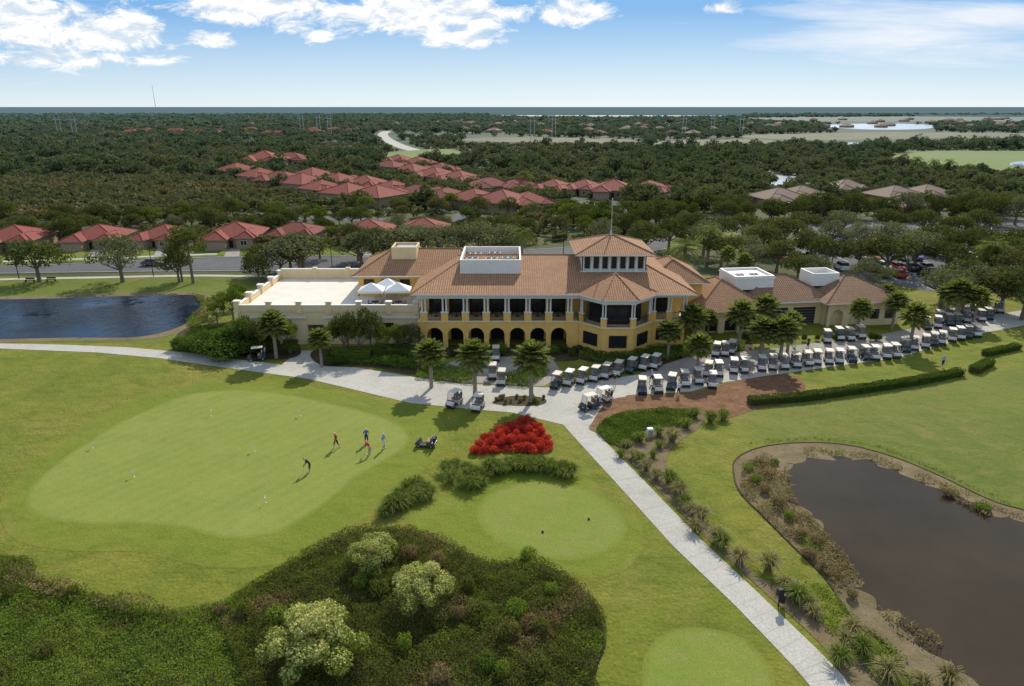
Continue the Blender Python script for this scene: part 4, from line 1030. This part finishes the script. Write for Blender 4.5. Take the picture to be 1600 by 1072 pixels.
carpet('ground_cover_bed', world([(785,588),(850,574),(858,585),(825,607),(785,603)]), 200, .8, .16, [M['cover'], M['hedge']], 'bright shrubs bed beside the court', 'ground cover', .7, .5)
carpet('ground_cover_bed', world([(905,562),(905,548),(1000,546),(1090,541),(1165,538),(1160,550),(1060,562),(990,574)]), 130, .9, .18, [M['hedge'], M['cover']], 'planting bed below the bay', 'ground cover', 1.0, .5)
carpet('ground_cover_bed', world([(275,545),(300,515),(390,508),(440,540),(420,552),(340,550)]), 140, .9, .18, [M['hedge'], M['cover']], 'planting bed beside the driveway', 'ground cover', 1.0, .6)
carpet('reeds', world([(1155,765),(1160,725),(1195,712),(1230,735),(1240,780),(1270,815),(1310,865),(1335,910),(1310,925),(1250,860),(1190,805)]), 150, .6, .13, [M['drybrush'], M['dgrass'], M['brushb']], 'dry brown reeds along the pond bank', 'reeds', .6, .55, gap=.34)
carpet('reeds', world([(1200,905),(1290,915),(1335,965),(1400,1015),(1480,1100),(1400,1100),(1310,1000),(1230,935)]), 170, .4, .12, [M['brushb'], M['cover'], M['drybrush']], 'green weeds between path and pond', 'weeds', .7, .62, gap=.34)
carpet('reeds', world([(1250,700),(1350,705),(1450,745),(1600,808),(1600,815),(1470,768),(1400,735),(1340,716),(1260,715)]), 70, .35, .14, [M['drybrush'], M['brushb']], 'sparse dry plants along the pond rim', 'reeds', .5, .6, gap=.45)
carpet('reeds', world([(1370,950),(1450,985),(1480,1010),(1460,1020),(1400,990)]), 60, .5, .17, [M['drybrush']], 'dry reeds standing in the pond shallows', 'reeds', .5, gap=.4)
carpet('reeds', world([(1255,800),(1290,835),(1320,870),(1350,915),(1335,915),(1300,870),(1265,825)]), 110, .5, .14, [M['drybrush'], M['dgrass']], 'dead reeds at the water edge', 'reeds', .4, .5, gap=.3)
carpet('reeds', world([(1470,765),(1500,775),(1550,800),(1545,812),(1500,790)]), 60, .5, .2, [M['drybrush']], 'dry reeds standing in the pond shallows', 'reeds', .5, gap=.3)
carpet('reeds', world([(300,460),(335,470),(325,500),(300,515),(290,505),(318,480)]), 40, .7, .25, [M['brushb'], M['drybrush']], 'green weeds along the pond rim', 'reeds', .6, .6)
carpet('reeds', catmull(world([(1180,695),(1260,688),(1340,694),(1410,714),(1560,782),(1560,778),(1400,706),(1330,690),(1260,684),(1180,690)])), 60, .25, .12, [M['ograss'], M['dgrass']], 'ragged unmown grass above the pond bank', 'grass', .5, .5, gap=.3)
hedge(world([(1170,632),(1250,626),(1350,612),(1430,600),(1500,586)]), 1.1, .9)
hedge(world([(1520,583),(1546,570)]), 1.2, .9, label='short clipped green hedge on lawn'); hedge(world([(1538,556),(1590,545)]), 1.0, .8, label='short clipped green hedge on lawn')
for a, b, ww, hh in (((522,562),(580,562),2.2,1.4),((586,556),(640,556),2.0,1.5),((277,543),(325,549),2.2,1.3)): hedge(world([a, b]), ww, hh, mat='cover', label='bright clipped green hedge beside the building')
random.seed(8)
for i in range(24):
    shrub(random.uniform(660, 905), random.uniform(549, 558), random.uniform(.9, 1.5), random.uniform(.8, 1.3), random.choice(('hedge', 'oak', 'cover')))
for i in range(20): shrub(random.uniform(505, 650), random.uniform(556, 572), random.uniform(1, 1.7), random.uniform(.8, 1.4), random.choice(('hedge', 'cover', 'cover')))
for i in range(14): shrub(random.uniform(1085, 1380), random.uniform(531, 534)-.0, random.uniform(.9, 1.4), random.uniform(.8, 1.2), random.choice(('hedge', 'oak')))
for i in range(16): shrub(random.uniform(775, 850), random.uniform(622, 632), random.uniform(.4, .7), random.uniform(.35, .6), random.choice(('hedge', 'cover', 'drybrush')), 'small low shrub on the mulched island', 'shrubs on the mulched island')
for px, py in ((1285,890),(1262,870),(1300,900),(1170,735),(1185,725),(1200,745),(1215,790),(1232,812),(1195,770),(1250,840),(1180,755),(1330,935),(1275,850),(1480,775),(1535,797),(1210,725)):
    shrub(px, py, random.uniform(.8, 1.6), random.uniform(.4, .8), random.choice(('brushb', 'drybrush', 'drybrush', 'drybrush')), 'marsh shrub rooted in the pond bank', 'marsh shrubs on the pond bank')
for px, py in ((697,738),(712,732),(728,738),(705,752),(722,760),(740,748),(758,748),(735,765),(752,760),(775,735),(790,738),(806,735),(822,738),(838,736),(854,738),(870,742),(884,748),(892,742),(880,735),(862,730),(846,728),(830,730),(812,728),(795,730),(780,742),(765,738),
               (600,808),(612,800),(622,796),(634,788),(646,780),(655,775),(665,770),(672,776),(660,782),(640,770),(652,762),(625,785),(610,790)):
    clump(px, py, 1.2, grp='ornamental grasses around the bed')
for px, py in ((978,700),(990,715),(1000,722),(1025,748),(1060,775),(1080,805),(1095,812),(1060,765),(1120,845),(1128,855),(1155,880),(1045,755),(1085,830),(1240,930),(1110,660),(1130,655),(1072,668),(1085,652),(1000,690),(970,715),(1030,680),(1050,690),(1010,735),(1070,790),(1030,700),(1020,715)):
    clump(px, py, random.uniform(.9, 1.3), random.random() < .4)
for px, py in ((1245,940),(1262,950),(1320,1010),(1345,1020),(1310,1035),(1440,1080),(1480,1070),(1200,890),(1385,1060),(1330,990),(1270,965),(1225,920)): clump(px, py, 1.1, random.random() < .5)

# ------------------------------------------------------------------ golf carts
def wheel_mesh(r, w_):
    mb = MB(); mb.tube((0, -w_/2, 0), (0, w_/2, 0), r, r, 16, 0); mb.tube((0, -w_/2-.012, 0), (0, w_/2+.012, 0), r*.55, r*.55, 10, 1)
    return mb.build('wheel', [M['black'], M['rim']])
WM = wheel_mesh(.23, .18)
def cart_parts(bagc, bodym='cartw', roofm='cartroof', roof=True):
    b = MB()
    b.prof([(1.18,.34),(1.20,.52),(1.08,.70),(.85,.86),(.74,.89),(.66,.36)], -.50, .50)
    b.box(-.25, .66, -.51, .51, .28, .35, 1)
    b.prof([(-1.15,.42),(-1.17,.62),(-.85,.74),(-.18,.70),(-.12,.30),(-1.0,.30)], -.52, .52)
    b.box(1.16, 1.23, -.46, .46, .3, .46, 1); b.box(-1.2, -.9, -.5, .5, .45, .60, 1); b.box(.70, .84, -.46, .46, .80, .93, 1)
    st_ = MB(); st_.rbox(-.66, -.14, -.50, .50, .74, .90, .04); st_.rbox(-.78, -.64, -.50, .50, .92, 1.32, .04)
    parts = [('body', b.build('cart_body', [M[bodym], M['black']])), ('seat', st_.build('cart_seat', [M['seatm']]))]
    if roof:
        rf = MB(); rf.rbox(-.88, .62, -.50, .50, 1.86, 1.91, .03); parts.append(('roof', rf.build('cart_roof', [M[roofm]])))
        p1 = MB(); p1.tube((.84, 0, .88), (.56, 0, 1.86), .02, .02, 6); p2 = MB(); p2.tube((-.80, 0, .72), (-.82, 0, 1.86), .02, .02, 6)
        P1, P2 = p1.build('cart_post', [M['black']]), p2.build('cart_post', [M['black']])
        parts += [('roof_post', P1, (0, -.47, 0)), ('roof_post', P1, (0, .47, 0)), ('roof_post', P2, (0, -.47, 0)), ('roof_post', P2, (0, .47, 0))]
        ws = MB(); ws.face([(.83, -.45, .93), (.83, .45, .93), (.59, .45, 1.80), (.59, -.45, 1.80)]); parts.append(('windshield', ws.build('cart_windshield', [M['clear']])))
    sw = MB(); sw.tube((.62, .28, .75), (.42, .28, 1.02), .02, .02, 6)
    c = Vector((.42, .28, 1.02)); ax_ = Vector((-.6, 0, .8)).normalized(); u = Vector((0, 1, 0)); v = ax_.cross(u)
    for i in range(12):
        a, d = 2*math.pi*i/12, 2*math.pi*(i+1)/12
        sw.tube(c+(u*math.cos(a)+v*math.sin(a))*.17, c+(u*math.cos(d)+v*math.sin(d))*.17, .015, .015, 5, cap=False)
    bg_ = MB(); bg_.tube((-1.0, 0, .62), (-1.12, 0, 1.32), .14, .15, 12, 0)
    for i in range(6):
        a = i*1.05; p = Vector((-1.12+.08*math.cos(a), .08*math.sin(a), 1.3)); q_ = p+Vector((-.04, 0, .22+.03*i))
        bg_.tube(p, q_, .01, .01, 5, 1); bg_.tube(q_, q_+Vector((.06, .02, .0)), .03, .02, 6, 1)
    hl = MB(); hl.tube((1.1, 0, .62), (1.17, 0, .62), .07, .06, 10)
    bgm = bg_.build('golf_bag', [cm('bag_'+bagc[0], bagc[1], .6), M['metal']]); hm = hl.build('headlight', [M['metal']])
    return parts+[('steering_wheel', sw.build('steering_wheel', [M['black']])),
            ('golf_bag', bgm, (0, .27, 0)), ('golf_bag', bgm, (0, -.27, 0)), ('headlight', hm, (0, .36, 0)), ('headlight', hm, (0, -.36, 0))] + \
           [('wheel', WM, (x, y, .23)) for x in (.80, -.76) for y in (-.46, .46)]
CP = [cart_parts(('navy', (.03, .05, .15))), cart_parts(('black', (.02, .02, .025)), roofm='cartroofw'), cart_parts(('red', (.35, .03, .03)), roofm='cartroofw'), cart_parts(('navy', (.03, .05, .15)), bodym='cartb')]
CPD = cart_parts(('black', (.02, .02, .025)), bodym='cartb', roof=False)
def cart(p, head, lab='white golf cart with cream canopy parked in line', grp='golf carts lined up outside the clubhouse', v=None, s=.95):
    i = random.choice((0, 0, 1, 1, 2, 3))
    if v is None and i == 3: lab = 'dark golf cart with cream canopy parked in line'
    thing('golf_cart', v or CP[i], (p[0], p[1], .04), head, s, lab, 'golf cart', grp)
random.seed(21)
for px, py in ((871,605),(890,601),(909,598),(930,594),(948,590),(967,586),(986,581),(1006,577),(1026,575)): cart(site(px+random.uniform(-2, 2), py), R(-118)+random.uniform(-.12, .12))
for px, py in ((1003,613),(1027,611),(1049,607),(1069,602),(1090,598),(1112,604)): cart(site(px, py), R(-100)+random.uniform(-.2, .2))
for px, py in ((920,640),(942,629)): cart(site(px, py), R(-150))
for px, py, hd in ((710,634,-120),(747,640,-105),(770,590,-90),(775,562,-90),(402,563,200),(784,600,-95)): cart(site(px, py), R(hd), 'golf cart parked by itself on the paved court', 'golf carts parked apart')
def line(px0, py0, px1, py1, n_, head):
    for i in range(n_):
        t = (i+random.uniform(-.2, .2))/(n_-1); cart(site(px0+(px1-px0)*t, py0+(py1-py0)*t+random.uniform(-1.6, 1.6)), R(head)+random.uniform(-.16, .16))
line(1106, 586, 1160, 582, 4, -105); line(1190, 578, 1400, 556, 13, -102); line(1415, 549, 1525, 524, 9, -108)
line(1120, 556, 1145, 553, 3, -110); line(1290, 534, 1345, 528, 4, -95); line(1445, 514, 1545, 498, 7, -104); line(1468, 503, 1560, 488, 6, -104)
cart(site(666, 698), R(170), 'small dark roofless cart parked on grass by the green', 'golf carts parked apart', CPD, .85)

# ------------------------------------------------------------------ cars
def car_parts(col, suv=False):
    h = .25 if suv else 0; b = MB(); Wd = .9
    low = [(2.25,.35),(2.28,.6),(2.15,.78+h*.5),(1.2,.95+h*.6),(-1.9,1.0+h*.6),(-2.22,.92+h*.5),(-2.28,.5),(-2.2,.32)]
    b.prof(low, -Wd, Wd)
    zb = .97+h*.6; zt = 1.45+h
    lowr = [(1.15, -.82), (1.15, .82), (-1.85, .82), (-1.85, -.82)]; top = [(.45, -.66), (.45, .66), (-1.45 if suv else -1.1, .66), (-1.45 if suv else -1.1, -.66)]
    g = MB()
    for i in range(4): g.face([(*lowr[i], zb), (*lowr[(i+1) % 4], zb), (*top[(i+1) % 4], zt), (*top[i], zt)])
    b.face([(*p, zt) for p in top]); b.box(top[2][0]+.02, .43, -.64, .64, zt-.03, zt+.03)
    wm = wheel_mesh(.33, .22); hl = MB(); hl.box(2.18, 2.27, -.75, -.4, .6, .72); hl.box(2.18, 2.27, .4, .75, .6, .72)
    return [('body', b.build('car_body', [cm('car_'+col[0], col[1])])), ('window', g.build('car_window', [M['glass']])), ('headlight', hl.build('car_light', [M['white']]))]+[('wheel', wm, (x, y, .33)) for x in (1.4, -1.4) for y in (-.8, .8)]
CC = [('white', (.6, .6, .6)), ('silver', (.33, .34, .35)), ('black', (.02, .02, .025)), ('red', (.35, .03, .03)), ('blue', (.04, .08, .2)), ('grey', (.12, .125, .13))]
CARS = [(c_[0], car_parts(c_, i % 2 == 0)) for i, c_ in enumerate(CC)]
def car(x, y, a):
    c_ = random.choice(CARS); thing('parked_car', c_[1], (x, y, .056), a, 1, c_[0]+' parked car on the asphalt lot', 'car', 'cars in the parking lot')
random.seed(14)
lotrows = []
for y in (124.5, 133, 139, 149, 155, 165, 171):
    for i in range(28):
        x = 56+i*2.9+(y-124)*.05
        if random.random() < .6 and inside(LOTW, np.array([x, x]), np.array([y-2.4, y+2.4])).all():
            car(x, y, math.pi/2*random.choice((1, -1))+random.uniform(-.03, .03))
        if i % 2 == 0 and inside(LOTW, np.array([x]), np.array([y])).all():
            lotrows.append((x-1.4, y))
mb = MB()
for x, y in lotrows: mb.face([(x, y-2.5, .062), (x+.1, y-2.5, .062), (x+.1, y+2.5, .062), (x, y+2.5, .062)])
tag(mobj('parking_marking', mb.build('marking', [M['paint']])), 'white painted stall lines on asphalt', 'marking', kind='structure')
car(*site(1480, 352)[:2], .05); car(*site(240, 415)[:2], .05)

# ------------------------------------------------------------------ people
def person_mesh(pose):
    ln = R(38) if pose == 'putt' else R(3); z0 = .93
    def up(x, y, z):
        dz = z-z0; return (x, y*math.cos(ln)+dz*math.sin(ln)-(.12 if pose == 'putt' else 0), z0+dz*math.cos(ln)-y*math.sin(ln))
    J = {}; E = []
    def j(nm, co_, r, par=None):
        J[nm] = (co_, r); 
        if par: E.append((par, nm))
    j('pelvis', (0, -.12 if pose == 'putt' else 0, .95), .135); j('waist', up(0, 0, 1.1), .12, 'pelvis'); j('chest', up(0, 0, 1.33), .15, 'waist'); j('neckb', up(0, 0, 1.47), .07, 'chest')
    j('neck', up(0, .01, 1.53), .052, 'neckb'); j('head', up(0, .02, 1.61), .085, 'neck'); j('crownh', up(0, .01, 1.70), .078, 'head'); j('nose', up(0, .125, 1.635), .012, 'head')
    for s, sd in ((1, 'r'), (-1, 'l')):
        j('ear'+sd, up(s*.095, .0, 1.64), .014, 'head')
        j('sh'+sd, up(s*.18, 0, 1.42), .062, 'chest')
        if pose == 'putt': el_, wr = (s*.2, .2, 1.02), (s*.05, .38, .80); hd_ = (s*.03, .42, .74); dv = (0, .3, -1)
        elif pose == 'walk': el_, wr = (s*.25, -.06-.1*s, 1.16), (s*.24, .05-.2*s, .93); hd_ = (s*.24, .07-.22*s, .86); dv = (0, .2, -1)
        else: el_, wr = (s*.25, -.03, 1.15), (s*.22, .12, .95); hd_ = (s*.20, .16, .89); dv = (0, .3, -1)
        j('elb'+sd, el_, .043, 'sh'+sd); j('wri'+sd, wr, .028, 'elb'+sd); j('hand'+sd, hd_, .032, 'wri'+sd)
        for f in range(4):
            b0 = (hd_[0]+(f-1.5)*.003, hd_[1]+(f-1.5)*.021, hd_[2]-.03); L = (.07, .085, .08, .06)[f]
            m1 = tuple(b0[i]+dv[i]*L*.5 for i in range(3)); e1 = (m1[0]-s*.02, m1[1], m1[2]-L*.45)
            j('f%s%da' % (sd, f), m1, .009, 'hand'+sd); j('f%s%db' % (sd, f), e1, .008, 'f%s%da' % (sd, f))
        j('thumb'+sd, (hd_[0]-s*.01, hd_[1]+.055, hd_[2]-.02), .011, 'hand'+sd)
        st_ = .26*s if pose == 'walk' else .02
        hx = J['pelvis'][0][1]
        j('hip'+sd, (s*.095, hx, .87), .095, 'pelvis'); kn = (s*.11, hx+st_*.55+.04, .49); an = (s*.12, st_+(-.03), .09+(.04 if (pose == 'walk' and s < 0) else 0))
        j('knee'+sd, kn, .06, 'hip'+sd); j('ank'+sd, an, .042, 'knee'+sd); j('toe'+sd, (an[0]+s*.02, an[1]+.17, .045), .038, 'ank'+sd); j('heel'+sd, (an[0], an[1]-.06, .04), .035, 'ank'+sd)
    bm = bmesh.new(); sl = bm.verts.layers.skin.verify(); vv = {}
    for nm, (co_, r) in J.items():
        v = bm.verts.new(co_); v[sl].radius = (r, r*(.75 if nm in ('chest', 'waist', 'neckb') else 1)); v[sl].use_root = (nm == 'pelvis'); vv[nm] = v
    for a, b_ in E: bm.edges.new((vv[a], vv[b_]))
    me0 = bpy.data.meshes.new('skeleton'); bm.to_mesh(me0); bm.free()
    ob = bpy.data.objects.new('person_builder', me0); COL.objects.link(ob)
    md = ob.modifiers.new('s', 'SKIN'); md.branch_smoothing = .4; sb = ob.modifiers.new('d', 'SUBSURF'); sb.levels = 1; sb.render_levels = 1
    dg = bpy.context.evaluated_depsgraph_get(); dg.update(); me = bpy.data.meshes.new_from_object(ob.evaluated_get(dg))
    bpy.data.objects.remove(ob); bpy.data.meshes.remove(me0)
    for p in me.polygons: p.use_smooth = True
    me.materials.clear(); me.materials.append(M['skin']); me.name = 'person_body'
    segs = []
    for a, b_ in E:
        A_, B_ = Vector(J[a][0]), Vector(J[b_][0])
        for t in (0, .25, .5, .75, 1): segs.append((A_.lerp(B_, t), a, b_, t))
    def cls(c_):
        best = min(segs, key=lambda s: (s[0]-c_).length_squared); a, b_, t = best[1:]
        if b_.startswith(('waist', 'chest', 'sh', 'neckb')): return 'shirt' if not (b_ == 'waist' and t < .4) else 'trousers'
        if b_.startswith('elb'): return 'shirt' if t < .8 else None
        if b_.startswith('hip'): return 'trousers'
        if b_.startswith('knee'): return 'trousers'
        if b_.startswith(('toe', 'heel')): return 'shoe'
        if b_ == 'crownh': return 'cap' if t > .35 else None
        return None
    C = {'shirt': [], 'trousers': [], 'shoe': [], 'cap': []}
    for p in me.polygons:
        k_ = cls(p.center)
        if k_: C[k_].append(p)
    outp = {}
    for k_, ps in C.items():
        ids = {}; vs = []; fs = []
        for p in ps:
            f_ = []
            for vi in p.vertices:
                if vi not in ids: ids[vi] = len(vs); v = me.vertices[vi]; vs.append(v.co+v.normal*(.014 if k_ != 'cap' else .02))
                f_.append(ids[vi])
            fs.append(f_)
        outp[k_] = (vs, fs)
    return me, outp
PB = {p: person_mesh(p) for p in ('stand', 'walk', 'putt')}
def person(p, rot, pose, shirt, trou, label, cap='cap_white'):
    me, cl = PB[pose]; e = empty('person', p, rot); tag(e, label, 'person')
    b = mobj('body', me, e)
    for k_, mt in (('shirt', shirt), ('trousers', trou), ('shoe', 'cap_white'), ('cap', cap)):
        m_ = bpy.data.meshes.new(k_); m_.from_pydata(cl[k_][0], [], cl[k_][1]); m_.materials.append(M[mt])
        for q_ in m_.polygons: q_.use_smooth = True
        mobj(k_, m_, b)
for nm, c_ in (('cl_red', (.5, .03, .03)), ('cl_blue', (.05, .15, .4)), ('cl_navy', (.02, .03, .07)), ('cl_white', (.7, .7, .7)), ('cl_black', (.02, .02, .02)), ('cl_tan', (.4, .33, .22)), ('cap_white', (.7, .7, .7)), ('cl_lblue', (.25, .4, .6))): cm(nm, c_, .8)
person(site(526, 700, .026), 2.4, 'walk', 'cl_red', 'cl_black', 'person in red shirt and dark trousers walking on the green')
person(site(573, 693, .026), 3.6, 'stand', 'cl_blue', 'cl_navy', 'person in blue shirt standing on the green')
person(site(577, 711, .026), 1.2, 'putt', 'cl_red', 'cl_tan', 'person in red shirt bending to putt', 'cl_red')
person(site(600, 701, .026), 4.2, 'stand', 'cl_lblue', 'cl_white', 'person in light blue shirt and white trousers watching', 'cap_white')
person(site(483, 738, .026), 2.0, 'putt', 'cl_black', 'cl_black', 'person in black clothes leaning over a putt', 'cl_black')
person(site(1472, 574, .012), 3.0, 'walk', 'cl_lblue', 'cl_navy', 'person in light shirt walking on the lawn')
for px, py, sh in ((960,604,'cl_navy'),(1060,618,'cl_white'),(1170,590,'cl_red'),(1215,583,'cl_white'),(1262,545,'cl_navy'),(762,566,'cl_blue'),(1018,598,'cl_lblue'),(1240,540,'cl_black')):
    person(site(px, py, .04), random.uniform(0, 6), random.choice(('stand', 'walk')), sh, random.choice(('cl_tan', 'cl_navy')), 'person standing beside the parked golf carts')
def putter(p, a):
    mb = MB(); mb.tube((0, .42, .74), (0, .52, .05), .012, .01, 6); mb.tube((0, .41, .92), (0, .42, .72), .018, .018, 6, 1); mb.box(-.06, .06, .5, .54, .005, .05, 0)
    o = mobj('putter', mb.build('putter', [M['metal'], M['black']]), None, p, (0, 0, a)); tag(o, 'steel golf putter held over the green', 'golf club')
putter(site(577, 711, .026), 1.2); putter(site(483, 738, .026), 2.0)

# ------------------------------------------------------------------ small things
def flagstick(px, py):
    mb = MB(); mb.tube((0,0,0),(0,0,.75),.012,.012,6); fl_ = MB(); fl_.face([(0,0,.5),(.26,.03,.54),(.26,.0,.7),(0,0,.75)]); cu = MB(); cu.tube((0,0,.0),(0,0,.006),.06,.06,12)
    thing('practice_flag', [('pole', mb.build('pole', [M['white']])), ('flag', fl_.build('flag', [M['white']])), ('cup', cu.build('cup', [M['white']]))], site(px, py, .026), random.uniform(0, 6), 1, 'small white practice flag in the putting green', 'golf flag', 'practice flags')
for px, py in ((398,705),(416,785),(210,745),(330,650),(470,650),(145,700)): flagstick(px, py)
def utility_box(px, py):
    mb = MB(); mb.rbox(-.3,.3,-.25,.25,0,.95,.05); d_ = MB(); d_.box(-.24,.24,-.27,-.255,.1,.8)
    thing('utility_box', [('body', mb.build('box_body', [M['white']])), ('door', d_.build('box_door', [M['metal']]))], site(px, py), .1, 1, 'white utility box in the planting strip', 'utility box')
utility_box(1015, 682)
def ball_washer(px, py):
    mb = MB(); mb.tube((0,0,0),(0,0,1.0),.05,.05,8); t_ = MB(); t_.rbox(-.2,.2,-.16,.16,.95,1.45,.05); t_.tube((.28,0,.3),(.28,0,.95),.16,.18,12)
    thing('ball_washer', [('post', mb.build('post', [M['black']])), ('washer', t_.build('washer', [M['black']]))], site(px, py), .3, 1, 'black ball washer with bin beside the path', 'ball washer')
ball_washer(1216, 948)
def marker(px, py):
    mb = MB(); mb.tube((0,0,0),(0,0,.08),.08,.11,12); mb.tube((0,0,.08),(0,0,.16),.11,.04,12)
    o = mobj('tee_marker', mb.build('tee_marker', [M['black']]), None, site(px, py, .026)); tag(o, 'small dark tee marker on mown turf', 'tee marker', 'tee markers')
marker(848, 832); marker(920, 812)
mb = MB(); mb.box(-.9, .9, -.22, .22, .42, .48); mb.box(-.9, .9, .2, .24, .55, .85)
lg = MB(); lg.box(-.03, .03, -.2, .24, 0, .42)
for px, py in ((47,441),(80,440)): thing('park_bench', [('seat', mb.build('bench_seat', [M['bronze']])), ('leg', lg.build('leg', [M['bronze']]), (-.8,0,0)), ('leg', lg.build('leg', [M['bronze']]), (.8,0,0))], site(px, py), 0, 1, 'dark bench beside the boulevard sidewalk', 'bench', 'benches by the pond')
lp = MB(); lp.tube((0,0,0),(0,0,6),.09,.06,8); lh = MB(); lh.tube((0,0,6),(1.2,0,6.2),.04,.04,6); lh.rbox(1.0,1.6,-.14,.14,6.12,6.28,.03)
LPm, LHm = lp.build('lamp_pole', [M['bronze']]), lh.build('lamp_head', [M['bronze']])
for px, py in ((1300,410),(1420,405),(1540,400),(1360,385),(1470,450),(1100,392),(880,405),(520,428),(240,432),(30,436),(1112,330),(1230,350)): 
    thing('street_lamp', [('pole', LPm), ('lamp_head', LHm)], site(px, py), random.uniform(0, 6), 1, 'dark bronze lamp on a slim pole', 'street lamp', 'street lamps')
pp = MB(); pp.tube((-2,0,0),(-2,0,24),.35,.22,8); pp.tube((2,0,0),(2,0,24),.35,.22,8); pc = MB(); pc.box(-4.5,4.5,-.15,.15,20,20.5); 
PPm, PCm = pp.build('pylon_pole', [M['metal']]), pc.build('pylon_arm', [M['metal']])
for px, py in ((95,216),(119,217),(473,213),(516,212),(499,210),(865,215),(1068,214),(1112,213),(1157,215),(832,222)):
    thing('power_pylon', [('pole', PPm), ('crossarm', PCm)], site(px, py), .3, .95, 'pale twin pole power pylon above woodland', 'power pylon', 'power pylons')
mb = MB(); mb.tube((0,0,0),(0,0,88),.9,.35,6); x_, y_, _ = site(246, 186)
tag(mobj('radio_mast', mb.build('radio_mast', [M['metal']]), None, (x_, y_, 0)), 'slender tall radio mast above distant woods', 'mast')
